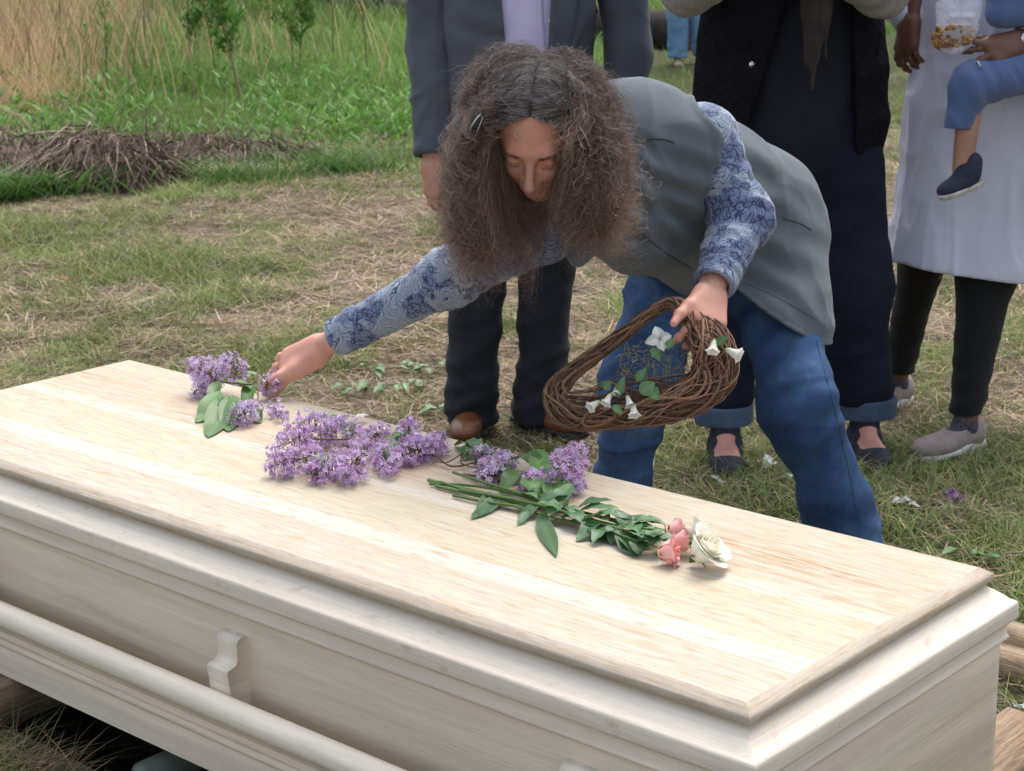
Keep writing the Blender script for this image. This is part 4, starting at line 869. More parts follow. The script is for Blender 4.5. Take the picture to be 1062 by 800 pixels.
bL = [P(740, -42, D-.22), P(713, -12, D-.40), P(795, -45, D-.60)]; bR = [P(884, -42, D-.22), P(914, -10, D-.40), P(835, -48, D-.56)]
hh1 = hand(bL[2], nrm(V(1, .1, -.05)), nrm(V(0, -1, .3)), -1, curl=(.5, .5, .3), sc=.98); hh2 = hand(bR[2], nrm(V(-1, .15, -.05)), nrm(V(0, -1, .3)), 1, curl=(.5, .5, .3), sc=.98)
falls = lambda H: ([rc(H[3](.055, .0, .03), H[3](.075, .05, -.22), .045, .05), rc(H[3](.075, .05, -.22), P(852, -30, D-.46), .05, .042), rc(P(852, -30, D-.46), P(848, 20, D-.46), .036, .020), rc(P(848, 20, D-.46), P(843, 92, D-.43), .018, .004), rc(P(852, 0, D-.46), P(857, 60, D-.43), .020, .004), rc(P(838, -10, D-.46), P(836, 66, D-.43), .018, .004), rc(H[3](-.055, -.02, .03), H[3](-.085, -.03, -.30), .045, .05)], [P(850, 100, D-.50), P(834, 100, D-.40), P(850, -40, D-.50), H[3](-.09, -.03, -.36), H[3](.1, .05, -.3)])
HBR = simple('long brown hair', (.020, .010, .006), .75, .5, 90, .6, 500, c2=(.006, .003, .002))
nk, ch, pe, s_, f_ = std_body(qr, qo, 0.04, 1.66, skin_mat('rosy skin', (.56, .27, .22), (.46, .2, .155)), [bL, bR], [(hh1[0], hh1[1], hh1[2], .004), (hh2[0], hh2[1], hh2[2], .004)], [qa1, qa2], hairmat=HBR, long=falls, sh=.18, seed=5)
tp = un([ec(ch+V(0, 0, .10), ch-V(0, 0, .1), .19, .20, f_, .70), ec(ch-V(0, 0, .1), pe+V(0, 0, .0), .20, .225, f_, .68), rc(nk-V(0, 0, .08)-s_*.14, nk-V(0, 0, .08)+s_*.14, .07, .07), rc(nk, nk+V(0, 0, .02), .06, .06)], .06)
tp = flatcut(disp(tp, addg(folds([6, 6, 3], .006, 8), crisp([8, 8, 2.5], .008, 8))), P(800, 172, D)[2]); surf_obj('top', tp, *box_of([nk, ch+s_*.22, ch-s_*.22, pe-V(0, 0, .15)], .17), .008, NAVYT, qr)
vq = un([ec(ch+V(0, 0, .10), ch-V(0, 0, .1), .235, .245, f_, .68), ec(ch-V(0, 0, .1), pe+V(0, 0, .04), .245, .275, f_, .66), rc(nk-V(0, 0, .08)-s_*.15, nk-V(0, 0, .08)+s_*.15, .088, .088)], .06)
vq = disp(vq, addg(folds([7, 7, 7], .006, 18), crisp([8, 8, 8], .006, 3)))
zv = P(800, 152, D)[2]; fr_ = P(800, 100, D-.2); gap = lambda p: np.maximum.reduce([-(p-fr_)@f_-.22, ((p-P(806, 40, D-.16))@s_*-1-.045-np.clip((P(0, 60, D)[2]-p[:, 2]), -.3, .3)*.30), (p-P(866, 40, D-.16))@s_-.02-np.clip((P(0, 60, D)[2]-p[:, 2]), -.3, .3)*.06])
vq = flatcut(sub(vq, gap, .012), zv)
for a in (bL, bR): vq = sub(vq, rc(a[0]-V(0, 0, 0), a[1], .085, .08), .01)
vo = surf_obj('waistcoat', vq, *box_of([nk, ch+s_*.28, ch-s_*.28, pe-V(0, 0, .15)], .2), .006, QUILT, qr)
VQ = bvh(vo); SNAP = simple('snap fastener', (.75, .77, .78), .2, .1, Metallic=1.0); GOLD = simple('zip pull', (.35, .31, .25), .3, .3, Metallic=1.0)
for x, y, r_, nm, mt in ((780, 67, .0085, 'snap', SNAP), (720, 49, .0075, 'snap', SNAP), (872, 75, .006, 'snap', GOLD), (873, 136, .009, 'zip_pull', GOLD), (878, 146, .011, 'zip_pull', GOLD)):
    h, n_ = hit(VQ, EYE, P(x, y, 3)-EYE)
    if h is not None and h[1] < 6: surf_obj(nm, un([el(h, (r_, r_*.5, r_)), el(h-V(0, .003, 0), (r_*.5, r_*.5, r_*.5))], .002), h-.015, h+.015, .0015, mt, vo)
for a, q in ((bL, 1), (bR, 5)):
    f = disp(un([rc(a[0], a[1], .072, .064), rc(a[1], a[2], .066, .05)], .03), addg(creases(a[1], nrm(a[2]-a[0]), .005, .05, .12, q), folds([12, 12, 12], .004, q))); surf_obj('sleeve', f, *box_of(a, .1), .007, OAT, qr)
def jleg2(h, an, rr, s): return trouser(h, h*.5+an*.5, an, rr, s, .8)
z1 = V(0, 0, .045)
jq = un([jleg2(pe-s_*.13, qa1, (.125, .095, .072), 3), jleg2(pe+s_*.12, qa2, (.13, .112, .083), 9), ec(pe+V(0, 0, .08), pe-V(0, 0, .05), .19, .20, f_, .68)], .04); jq = flatcut(jq, .150)
jqo = surf_obj('jeans', jq, *box_of([pe+V(0, 0, .15), qa1, qa2], .2), .008, NAVYJ, qr)
for an, r_, s in ((qa1, .083, 2), (qa2, .092, 3)):
    ax = nrm((pe-an)); f = sub(disp(ec(an+V(0, 0, .035), an+V(0, 0, .085), r_, r_, f_, .98), folds([20, 20, 8], .003, s)), rc(an-V(0, 0, .05), an+V(0, 0, .05), r_-.014, r_-.014), .002); f = inter(f, half(an+V(0, 0, .075), V(0, 0, 1))); f = flatcut(f, an[2]+.018)
    surf_obj('cuff', f, an-.13, an+.13, .005, CUFF, jqo)
def strap_shoe(c, yaw, root):
    c = V(c[0], c[1], 0); d = V(math.sin(yaw), -math.cos(yaw), 0); s = V(-d[1], d[0], 0); A = np.array([s, d, V(0, 0, 1)])
    base = un([el(c+d*.06+V(0, 0, .025), (.048, .115, .040), A), el(c-d*.06+V(0, 0, .03), (.038, .06, .045), A), rc(c-d*.045+V(0, 0, .05), c-d*.03+V(0, 0, .105), .043, .041)], .04)
    op = el(c+d*.062+V(0, 0, .075), (.041, .037, .048), A); op2 = el(c-d*.05+V(0, 0, .14), (.031, .042, .05), A)
    base = sub(sub(base, op, .006), op2, .006); base = un([base, ec(c+d*.010-s*.037+V(0, 0, .045), c+d*.010+s*.037+V(0, 0, .045), .012, .012, V(0, 0, 1), .6), rc(c+d*.006-s*.03+V(0, 0, .066), c+d*.006+s*.03+V(0, 0, .066), .010, .010)], .012)
    base = inter(base, half(c+V(0, 0, .004), V(0, 0, -1))); bb = box_of([c-d*.13, c+d*.19, c+V(0, 0, .1)], .05)
    o = surf_obj('shoe', base, *bb, .0045, NAVS, root)
    ft = un([el(c+d*.050+V(0, 0, .036), (.041, .090, .027), A), el(c-d*.02+V(0, 0, .06), (.033, .05, .045), A), rc(c-d*.04+V(0, 0, .06), V(c[0], c[1], 0)-d*.045+V(0, 0, .16), .034, .034)], .03)
    return ft, bb
for c, yw in ((q1, -.06), (q2, .06)):
    c = V(c[0], c[1]-.01, 0); ft, bb = strap_shoe(c, yw, qr); surf_obj('foot', ft, bb[0], bb[1]+V(0, 0, .06), .0045, bpy.data.materials['rosy skin'], qr)

# ---- woman in the white tunic carrying a child
TUN = cloth('white linen tunic', (.60, .60, .71), (.54, .54, .66), .85, 500, .5, .2, 7); LEG = cloth('black leggings', (.007, .007, .009), None, .8); TAUP = simple('taupe canvas', (.29, .23, .22), .9, .15, 40, .7, 900); WSOLE = simple('white rubber sole', (.62, .62, .62), .6, .15, 30, .2)
t1 = G(994, 468); t2 = G(932, 424); to = V(t1[0]+.10, (t1[1]+t2[1])/2+.02, 0)
tr = person_root(to[0], to[1], 'person in long white tunic and black leggings with a hand on the child')
D2 = 5.15; ta1 = V(t1[0]+.02, t1[1]+.02, .09); ta2 = V(t2[0]-.00, t2[1]+.05, .09)
cL = [P(935, -62, D2-.20), P(915, -10, D2-.04), P(944, 20, D2-.24)]; cR = [P(1100, -62, D2-.20), P(1130, 10, D2-.20), P(1058, 44, D2-.46)]
tl = hand(cL[2], nrm(V(-.16, -.15, -1)), nrm(V(-.75, -.6, .1)), 1, curl=(.35, .6, .4), sc=1.02, spread=.3, tdir=nrm(V(.3, -.35, -.8)))
trh = hand(cR[2], nrm(P(1005, 58, D2-.50)-cR[2]+V(0, 0, .0)), nrm(V(.1, -1, .4)), -1, curl=(.3, .35, .2), sc=1.06, spread=.9, tdir=nrm(V(-.95, -.2, .30)), thumb=(0, .1, .1))
nk, ch, pe, s_, f_ = std_body(tr, to, -.03, 1.66, SKIND, [cL, cR], [(tl[0], tl[1], tl[2], .003), (trh[0], trh[1], trh[2], .003)], [ta1, ta2], hairmat=HAIRD, sh=.18, seed=8)
zt = P(1000, 268, D2)[2]
tu = un([ec(ch+V(0, 0, .1), ch-V(0, 0, .1), .18, .18, f_, .7), ec(ch-V(0, 0, .1), pe, .18, .215, f_, .72), ec(pe, V(pe[0]-.02, pe[1]-.03, zt-.02), .215, .250, f_, .86), rc(nk-V(0, 0, .08)-s_*.14, nk-V(0, 0, .08)+s_*.14, .07, .07)], .07)
tu = disp(tu, addg(crisp([13, 13, 1.6], .014, 3), crisp([6, 6, 6], .006, 13), folds([9, 9, 1.3], .010, 3), folds([4, 4, .9], .014, 6), folds([9, 9, 9], .005, 7))); tilt = nrm(V(.13, 0, 1)); tu = sub(tu, half(V(pe[0]-.1, pe[1], zt-.02)+0*f_, tilt), .004)
slit = lambda p: np.maximum.reduce([-((p-P(1051, 240, D2-.2))@nrm(s_*.97+V(0, 0, -.24))), p[:, 2]-P(0, 192, D2)[2], (p-to)@(-f_)])
tun_o = surf_obj('tunic', tu, *box_of([nk, ch+s_*.2, ch-s_*.2, V(to[0]-.2, to[1], zt), V(to[0]+.2, to[1], zt)], .34), .0065, TUN, tr)
for a, q in ((cL, 1), (cR, 5)):
    w2 = a[2]+(a[1]-a[2])*.16; f = disp(un([rc(a[0], a[1], .065, .055), rc(a[1], w2, .055, .046)], .03), folds([14, 14, 14], .004, q)); surf_obj('sleeve', f, *box_of(a, .1), .007, TUN, tun_o)
lg = un([trouser(pe-s_*.09, (pe-s_*.09)*.5+ta2*.5, ta2, (.09, .066, .045), 3, .4), trouser(pe+s_*.06, (pe+s_*.06)*.5+ta1*.5, ta1, (.095, .080, .043), 7, .4), ec(pe+V(0, 0, .05), pe-V(0, 0, .04), .14, .15, f_, .7)], .03); surf_obj('leggings', flatcut(lg, .105), *box_of([pe+V(0, 0, .1), ta1, ta2], .15), .0065, LEG, tr)
SOCK = simple('grey patterned sock', (.05, .05, .065), .9, .8, 160)
for a_, yw, in ((ta1, -.95), (ta2, -.8)):
    b_ = V(a_[0], a_[1], 0); u_, s2, d2, sd2, A2, bb = shoe(b_-V(0, 0, 0), yw, 1.0)
    u_ = sub(u_, el(b_+d2*.035+V(0, 0, .082), (.030, .050, .028), A2), .005); so_ = surf_obj('shoe', u_, *bb, .0045, TAUP, tr); surf_obj('sole', s2, *bb, .0045, WSOLE, so_)
    surf_obj('sock', un([rc(b_+V(0, 0, .07), a_+V(0, 0, .035), .032, .034), rc(b_+V(0, 0, .06), b_+d2*.05+V(0, 0, .045), .031, .022)], .03), *box_of([a_, b_+d2*.06], .1), .005, SOCK, tr)
WATCH = simple('steel watch', (.55, .56, .58), .2, .3, 200, Metallic=1.0); mb = MB(); wc = cR[2]+(cR[1]-cR[2])*.05; wa = nrm(cR[1]-cR[2]); x_ = nrm(np.cross(wa, V(0, 0, 1))); y_ = np.cross(wa, x_)
ring = [wc+(x_*math.cos(a)+y_*math.sin(a))*.033 for a in np.linspace(0, 6.283, 33)]; mb.tube(ring, .0075, 6); w_o = mb.build('watch', WATCH, tr)
fc = wc-fwd*.036; mb = MB(); mb.tube([fc+fwd*.006, fc, fc-fwd*.004, fc-fwd*.005], [.017, .019, .017, .001], 20); mb.build('watch_face', WATCH, w_o)
# ring on a finger
mb = MB(); rc0 = P(1015, 68, D2-.515); a_ = nrm(P(1000, 76, D2-.515)-rc0); x_ = nrm(np.cross(a_, V(0, 0, 1))); y_ = np.cross(a_, x_); mb.tube([rc0+(x_*math.cos(a)+y_*math.sin(a))*.0098 for a in np.linspace(0, 6.283, 25)], .0022, 6); mb.build('finger_ring', WATCH, tr)

# ---- child held at her hip
CBL = cloth('blue cotton', (.085, .13, .27), (.065, .10, .22), .9, 700, .4, .2, 9); CSH = simple('child shoe navy', (.018, .022, .045), .85, .3, 50, .5, 500); CSO = simple('child shoe sole', (.50, .46, .42), .7, .3, 60, .3)
D3 = D2-.40; cr = empty('person', P(1088, 30, D3), 'child in blue clothes and navy shoe carried against the white tunic', 'person')
hipC = P(1100, 60, D3+.02); kC = P(1008, 88, D3-.06); aC = P(998, 176, D3-.02); hip2 = P(1125, 70, D3+.12); k2 = P(1150, 120, D3+.0); a2 = P(1160, 205, D3-.02); pC = P(1112, 55, D3+.07); cC = P(1100, -45, D3+.05); nC = P(1095, -92, D3+.05)
shC = [P(1065, -75, D3), P(1042, -12, D3-.08), P(1042, -62, D3-.16)]; sh2 = [P(1130, -75, D3+.05), P(1160, -20, D3), P(1135, -50, D3-.10)]
hC = head(nC+V(0, 0, .115), nrm(V(-.5, -1, -.1)), V(0, 0, 1), .88)
hcA = hand(shC[2], nrm(V(.1, .1, 1)), nrm(V(-1, -.2, 0)), -1, sc=.55); hcB = hand(sh2[2], nrm(V(-.3, .1, 1)), nrm(V(1, -.2, 0)), 1, sc=.55)
fs = un([rc(nC+V(0, 0, .04), nC, .035, .04), rc(cC, pC, .085, .09), rc(hipC, kC, .055, .042), rc(kC, aC, .036, .026), rc(hip2, k2, .055, .04), rc(k2, a2, .034, .025), rc(shC[0], shC[1], .032, .027), rc(shC[1], shC[2], .027, .02), rc(sh2[0], sh2[1], .032, .027), rc(sh2[1], sh2[2], .027, .02), rc(shC[0], sh2[0], .035, .035)], .03)
fs = un([fs, rc(kC*.25+aC*.75, aC+V(0, 0, -.02), .024, .021)], .01)
join_surf('body', [(fs, *box_of([nC, pC, kC, aC, k2, a2]+shC+sh2, .1), .005), (hC[0], hC[1], hC[2], .004), (hcA[0], hcA[1], hcA[2], .003), (hcB[0], hcB[1], hcB[2], .003)], SKINT, cr)
hair_cap('hair', hC[3], hC[4], .88, HAIRD, cr, seed=4)
hemC = P(994, 134, D3-.04)
cp = un([rc(hipC, kC, .072, .058), rc(kC, hemC, .052, .037), rc(hip2, k2, .07, .056), rc(k2, k2*.4+a2*.6, .052, .042), rc(pC, hipC, .095, .08)], .03); axc = nrm(aC-kC)
cp = sub(disp(cp, addg(crisp(along(nrm(V(1, 0, .5)), 22, 8), .008, 2), creases(kC, nrm(V(1, 0, .6)), .003, .045, .07, 3), folds([16, 16, 8], .005, 3))), half(hemC, -axc) if False else inter(half(hemC, -axc), half(P(1040, 100, D3), rt)), .003)
surf_obj('trousers', cp, *box_of([hipC, kC, hemC, k2, a2, pC], .11), .004, CBL, cr)
ct = disp(un([ec(cC, pC+V(0, 0, .02), .10, .108, fwd, .85), rc(shC[0], shC[1], .045, .04), rc(shC[1], shC[2]+(shC[1]-shC[2])*.2, .04, .032), rc(sh2[0], sh2[1], .045, .04), rc(sh2[1], sh2[2]+(sh2[1]-sh2[2])*.2, .04, .032), rc(shC[0], sh2[0], .045, .045), rc(P(1062, 8, D3-.05), P(1036, 14, D3-.08), .05, .035)], .04), folds([12, 12, 12], .005, 2)); surf_obj('shirt', ct, *box_of([cC, pC, nC, P(1036, 14, D3)]+shC+sh2, .12), .005, CBL, cr)
td = nrm(P(963, 208, D3-.07)-P(1016, 186, D3-.02)); A3 = np.array([nrm(np.cross(td, V(0, 0, 1))), td, np.cross(nrm(np.cross(td, V(0, 0, 1))), td)]); heel = P(1008, 186, D3-.02); upv = A3[2] if A3[2][2] > 0 else -A3[2]; A3[2] = upv
shf = un([el(heel+td*.015+upv*.012, (.026, .034, .032), A3), el(heel+td*.062+upv*.000, (.029, .050, .024), A3), rc(heel+upv*.03, heel+upv*.045-td*.01, .026, .027)], .03); shf = inter(shf, half(heel-upv*.012, -upv)); shf = sub(shf, rc(aC+V(0, 0, .03), heel+upv*.04, .024, .021), .004)
csol = inter(un([el(heel+td*.06-upv*.006, (.0315, .054, .03), A3), el(heel+td*.0-upv*.006, (.028, .034, .03), A3)], .02), inter(half(heel-upv*.007, upv), half(heel-upv*.0245, -upv)))
for yb, (hl, dl) in enumerate(((heel, 0), (a2+V(0, 0, -.03), 0))):
    off = hl-heel; bb = box_of([heel-td*.05, heel+td*.12], .07)
    o = surf_obj('shoe', (lambda f, o_: (lambda p: f(p-o_)))(shf, off), bb[0]+off, bb[1]+off, .0035, CSH, cr); surf_obj('sole', (lambda f, o_: (lambda p: f(p-o_)))(csol, off), bb[0]+off, bb[1]+off, .003, CSO, o)
# ---- clear bag of crunchy snack held in front of the tunic
bgT = P(1000, -30, D2-.46); bgB = P(988, 44, D2-.46)
bag = empty('snack_bag', bgB, 'clear plastic bag with golden brown snack in its bottom corner', 'bag')
tp_ = NT('clear film'); tp_.base((.85, .86, .95), .12); tp_.b.inputs['Transmission Weight'].default_value = .0; tp_.b.inputs['Alpha'].default_value = .30; tp_.bump(tp_.noise(tp_.coord(), 55, 4, .6, 1.5), 1, .006)
fb = disp(un([ec(P(990, 36, D2-.47), P(1000, -24, D2-.47), .052, .060, fwd, .35)], .02), addg(folds([25, 25, 25], .008, 3), folds(along(nrm(rt+up), 60, 15), .003, 8))); surf_obj('film', fb, *box_of([P(990, 36, D2-.46), P(1000, -24, D2-.46)], .08), .003, tp_.m, bag)
mb = MB(); g_ = np.random.default_rng(2); SN = tinted('golden snack', .6, spec=.4)
ico = np.array([(0, 0, 1), (.9, 0, .4), (.3, .85, .4), (-.7, .5, .4), (-.7, -.5, .4), (.3, -.85, .4), (.7, .5, -.4), (-.3, .85, -.4), (-.9, 0, -.4), (-.3, -.85, -.4), (.7, -.5, -.4), (0, 0, -1)]); icf = np.array([(0, 1, 2), (0, 2, 3), (0, 3, 4), (0, 4, 5), (0, 5, 1), (1, 6, 2), (2, 7, 3), (3, 8, 4), (4, 9, 5), (5, 10, 1), (6, 7, 2), (7, 8, 3), (8, 9, 4), (9, 10, 5), (10, 6, 1), (11, 7, 6), (11, 8, 7), (11, 9, 8), (11, 10, 9), (11, 6, 10)])
for q in range(420):
    x = g_.uniform(971, 1008); y = g_.uniform(27, 49); y = min(y, 52-(x-971)*.22) if x > 990 else y
    c = P(x, y, D2-.47+g_.uniform(-.02, .012)); mb.add(c+ico*g_.uniform(.003, .0065)*g_.uniform(.6, 1.3, 3), icf, V(.30, .15, .05)*g_.uniform(.45, 1.5))
mb.build('snack', SN, bag, smooth=False); surf_obj('snack_heap', disp(ec(P(977, 42, D2-.465), P(1003, 37, D2-.465), .027, .026, fwd, .45), lambda p: .006*vnoise(p*110, 2)), *box_of([P(977, 42, D2-.465), P(1003, 37, D2-.465)], .05), .003, simple('toasted snack', (.34, .17, .06), .7, .6, 160, .8, 300, c2=(.16, .07, .025)), bag)

# ---- distant bystander in pale jeans
PJ = mat_denim('pale blue jeans', (.11, .2, .34), (.16, .27, .42), (.22, .35, .5)); b1 = G(703, 70); bo = V(b1[0]+.10, b1[1]+.1, 0); br = person_root(bo[0], bo[1], 'distant onlooker in pale blue jeans and beige shoes near the fallen trunk')
w1 = [bo+V(-.24, 0, 1.40), bo+V(-.30, .03, 1.12), bo+V(-.26, -.1, .86)]; w2 = [bo+V(.24, 0, 1.40), bo+V(.30, .03, 1.12), bo+V(.26, -.1, .86)]; fa = V(b1[0], b1[1]+.05, .09); fb_ = fa+V(.27, .1, 0)
ha = hand(w1[2], V(0, -.1, -1), V(-1, -.2, 0), 1); hb = hand(w2[2], V(0, -.1, -1), V(1, -.2, 0), -1)
nk, ch, pe, s_, f_ = std_body(br, bo, 0, 1.75, SKINT, [w1, w2], [(ha[0], ha[1], ha[2], .006), (hb[0], hb[1], hb[2], .006)], [fa, fb_], hairmat=HAIRD)
sw = un([ec(ch+V(0, 0, .1), pe-V(0, 0, .05), .19, .2, f_, .68), rc(nk-V(0, 0, .08)-s_*.15, nk-V(0, 0, .08)+s_*.15, .08, .08)]+[rc(a[0], a[1], .07, .06) for a in (w1, w2)]+[rc(a[1], a[2]*.85+a[1]*.15, .06, .045) for a in (w1, w2)], .04); surf_obj('sweater', sw, *box_of([nk, pe]+w1+w2, .2), .015, OAT, br)
surf_obj('jeans', flatcut(un([trouser(pe-s_*.09, (pe-s_*.09)*.5+fa*.5, fa, (.12, .105, .10), 2), trouser(pe+s_*.09, (pe+s_*.09)*.5+fb_*.5, fb_, (.12, .105, .10), 4), ec(pe+V(0, 0, .05), pe, .17, .18, f_, .7)], .03), .09), *box_of([pe, fa, fb_], .2), .015, PJ, br)
BEI = simple('beige suede', (.36, .27, .2), .9)
for a_ in (fa, fb_):
    u_, s2, *_r = shoe(V(a_[0], a_[1], 0), 0, 1.05); bb = _r[-1]; so_ = surf_obj('shoe', u_, *bb, .008, BEI, br); surf_obj('sole', s2, *bb, .008, WSOLE, so_)
# ================================================================ flowers on the lid and in the wreath
LEAFM = tinted('fresh leaf', .42, .22, .4, .25, 40); STEMM = tinted('green stem', .5, 0, .3, .3, 80); PETM = tinted('petal', .6, .25, .2, .12, 90); WOODM = tinted('brown twig', .8, 0, .2, .5, 150)
def frame_of(d, nh=None):
    d = nrm(d); nh = V(0, 0, 1) if nh is None else V(nh); s = np.cross(d, nh)
    if np.linalg.norm(s) < 1e-3: s = np.cross(d, V(1, 0, 0))
    s = nrm(s); return d, s, np.cross(s, d)
def leaf_mesh(mb, base, d, n, L, W, curl=.3, fold=.25, c=V(.06, .13, .035), heart=0.0, nseg=9, twist=0.0, wav=.0):
    """a blade with a folded midrib; curl bends it along its length"""
    d, s, n = frame_of(d, n); vs_ = []; cs = []; p = V(base); a = 0.0; tt = np.linspace(0, 1, nseg)
    for i, t in enumerate(tt):
        if i: a -= curl*(1/nseg)*1.6; p = p+(d*math.cos(a)+n*math.sin(a))*L/(nseg-1)
        w_ = W*.5*(math.sin(math.pi*min(1, t**(.62 if heart else .8)))**(.75 if heart else .9))*(1-.15*t)+.0004; up_n = n*math.cos(a)-d*math.sin(a)
        tw = twist*t; sx = s*math.cos(tw)+up_n*math.sin(tw); back = -d*heart*W*.28*(1-t)**6
        for q in (-1, -.55, 0, .55, 1):
            lift = up_n*(abs(q)*fold*w_+wav*w_*math.sin(t*13+q*3)*abs(q)); vs_.append(p+sx*w_*q+lift+back*abs(q)); cs.append(c*(1.28 if q == 0 else (.92 if abs(q) < .8 else 1.0)))
    f = [(i*5+q, i*5+q+1, (i+1)*5+q+1, (i+1)*5+q) for i in range(nseg-1) for q in range(4)]; mb.add(vs_, f, np.array(cs))
def leaf_part(parent, base, d, L, W, n=None, c=None, **k):
    mb = MB(); c = V(.085, .175, .045)*random.uniform(.7, 1.35) if c is None else V(c); leaf_mesh(mb, base, d, V(0, 0, 1) if n is None else n, L, W, c=c, **k)
    if ZL < base[2] < ZL+.09: mb.v[-1][:, 2] = np.maximum(mb.v[-1][:, 2], ZL+.0015+.002*np.abs(np.sin(np.arange(len(mb.v[-1]))*.7)))
    return mb.build('leaf', LEAFM, parent)
def florets(mb, cents, nrms, size, g, cols):
    """four-petalled lilac florets"""
    for c, n, s_, co in zip(cents, nrms, size, cols):
        d, u_, w_ = frame_of(n, g.normal(0, 1, 3)); a0 = g.uniform(0, 1.57); vs_ = [c-n*s_*.05]; cs = [co*.55]
        for k in range(4):
            a = a0+k*math.pi/2; r = u_*math.cos(a)+w_*math.sin(a); q = -u_*math.sin(a)+w_*math.cos(a); cup = g.uniform(-.15, .35)
            vs_ += [c+r*s_*.42+q*s_*.25+n*s_*.14*cup, c+r*s_*.78+q*s_*.12+n*s_*.45*cup, c+r*s_*.78-q*s_*.12+n*s_*.45*cup, c+r*s_*.42-q*s_*.25+n*s_*.14*cup]; cs += [co, co*1.12, co*1.12, co]
        f4 = [(1+k*4, 2+k*4, 3+k*4, 4+k*4) for k in range(4)]; f3 = [(0, 1+k*4, 4+k*4) for k in range(4)]
        b = mb.n; mb.v.append(np.array(vs_)); mb.c.append(np.array(cs)); mb.f4.append(np.array(f4)+b); mb.f3.append(np.array(f3)+b); mb.n += len(vs_)
def panicle(parent, path, r0, n, seed, base=V(.36, .21, .50), size=.0062, zmin=None, white=.2):
    """a lilac cluster: lobes of florets round a curved axis, tapering to its tip"""
    g = np.random.default_rng(seed); ax = bez(path, 20); mb = MB(); T = nrm(np.gradient(ax, axis=0))
    L_ = np.linalg.norm(ax[-1]-ax[0]); lob = []
    for t in np.arange(.04, 1, .035):
        k = int(t*19); rr = r0*(math.sin(min(1, t*2.4+.25)*1.57))*(1-t**2.2*.75)
        for q in range(max(2, int(rr*260))): 
            _, u_, w_ = frame_of(T[k], V(.3, .2, 1)); a = g.uniform(0, 6.283); o = u_*math.cos(a)+w_*math.sin(a); rad = rr*g.uniform(.55, .95); lob.append((ax[k]+o*rad, nrm(o+T[k]*.35), g.uniform(.007, .0125)))
    C_, N_, S2, CL_ = [], [], [], []
    for q in range(n):
        c, o, lr = lob[g.integers(len(lob))]; v_ = nrm(g.normal(0, 1, 3)+o*.9); p = c+v_*lr*g.uniform(.8, 1.05)
        if zmin is not None and p[2] < zmin: p[2] = zmin+g.uniform(0, .004); v_ = nrm(v_+V(0, 0, .6))
        C_.append(p); N_.append(nrm(v_+g.normal(0, .35, 3))); S2.append(size*g.uniform(.7, 1.25)); h = g.random()
        co = base*g.uniform(.65, 1.25)*V(1+g.normal(0, .07), 1+g.normal(0, .08), 1); co = co*.45+V(.80, .70, .80)*.55 if h < white else co; CL_.append(np.clip(co, 0, .9) if h < .93 else base*V(.55, .28, .5))
    florets(mb, C_, N_, S2, g, CL_)
    for c, o, lr in lob[::2]: 
        k = np.argmin(np.linalg.norm(ax-c, axis=1)); mb.tube([ax[k], (ax[k]+c)/2+V(0, 0, .001), c], .0006, 4, V(.16, .12, .08), cap=False)
    mb.tube(ax, np.linspace(.0016, .0007, 20), 5, V(.15, .13, .06)); return mb.build('blossom', PETM, parent, smooth=False)
def stem_part(parent, pts, r, c=V(.07, .12, .04), name='stem', mat=None, n=26, seg=7):
    mb = MB(); mb.tube(bez(pts, n), np.linspace(r, r*.7, n), seg, c); return mb.build(name, mat or STEMM, parent)
ZL = ZT+.001
def T(x, y, h=0.0): return G(x, y, ZL+h)            # a point h above the lid
LILA = V(.62, .43, .68)
def lilac(name_label, loc, blossoms, stems, leaves, seed, tone=LILA):
    r = empty('lilac_sprig', loc, name_label, 'flower', 'lilac sprigs on the casket lid')
    for i, (path, rad, n) in enumerate(blossoms): panicle(r, path, rad, n, seed*10+i, tone, zmin=ZL+.003)
    for path, rad, c in stems: stem_part(r, path, rad, c, mat=WOODM)
    for b, tip, W, kw in leaves: leaf_part(r, b, tip-b, np.linalg.norm(tip-b), W, **kw)
    return r
BRW = V(.14, .085, .05); hz = dict(heart=1.0, curl=.55, fold=.34, wav=.14)
random.seed(11)
# sprig being laid by the reaching hand
HP = P(268, 386, 3.76)
lilac('pale lilac sprig held in the reaching hand at the far end of the lid', T(240, 420), [
    ([T(226, 396, .035), T(212, 386, .05), T(196, 378, .055)], .038, 420), ([T(248, 392, .05), T(240, 378, .062), T(232, 370, .07)], .026, 200), ([T(246, 436, .016), T(255, 428, .02), T(268, 420, .024)], .027, 240), ([T(274, 402, .03), T(284, 396, .035), T(296, 392, .03)], .021, 170), ([T(284, 420, .014), T(288, 428, .012), T(292, 434, .010)], .017, 100), ([T(214, 396, .03), T(206, 402, .02), T(200, 408, .015)], .02, 130)],
    [([HP, T(262, 398, .045), T(248, 398, .045), T(222, 395, .035)], .0022, BRW), ([T(262, 396, .04), T(268, 410, .03), T(262, 424, .02)], .0016, BRW), ([HP, T(280, 400, .035), T(290, 425, .014)], .0014, BRW)],
    [(T(234, 412, .03), T(212, 456, .008), .056, hz), (T(240, 412, .03), T(236, 448, .010), .05, hz), (T(226, 408, .035), T(198, 440, .006), .045, hz), (T(246, 396, .05), T(272, 404, .032), .03, dict(heart=.8, curl=.4)), (T(252, 386, .055), T(282, 388, .05), .022, dict(curl=.4)), (T(262, 398, .04), T(250, 416, .03), .032, hz), (T(226, 396, .04), T(214, 416, .03), .03, hz), (T(262, 424, .02), T(270, 436, .01), .03, hz)], 1, V(.66, .50, .76))
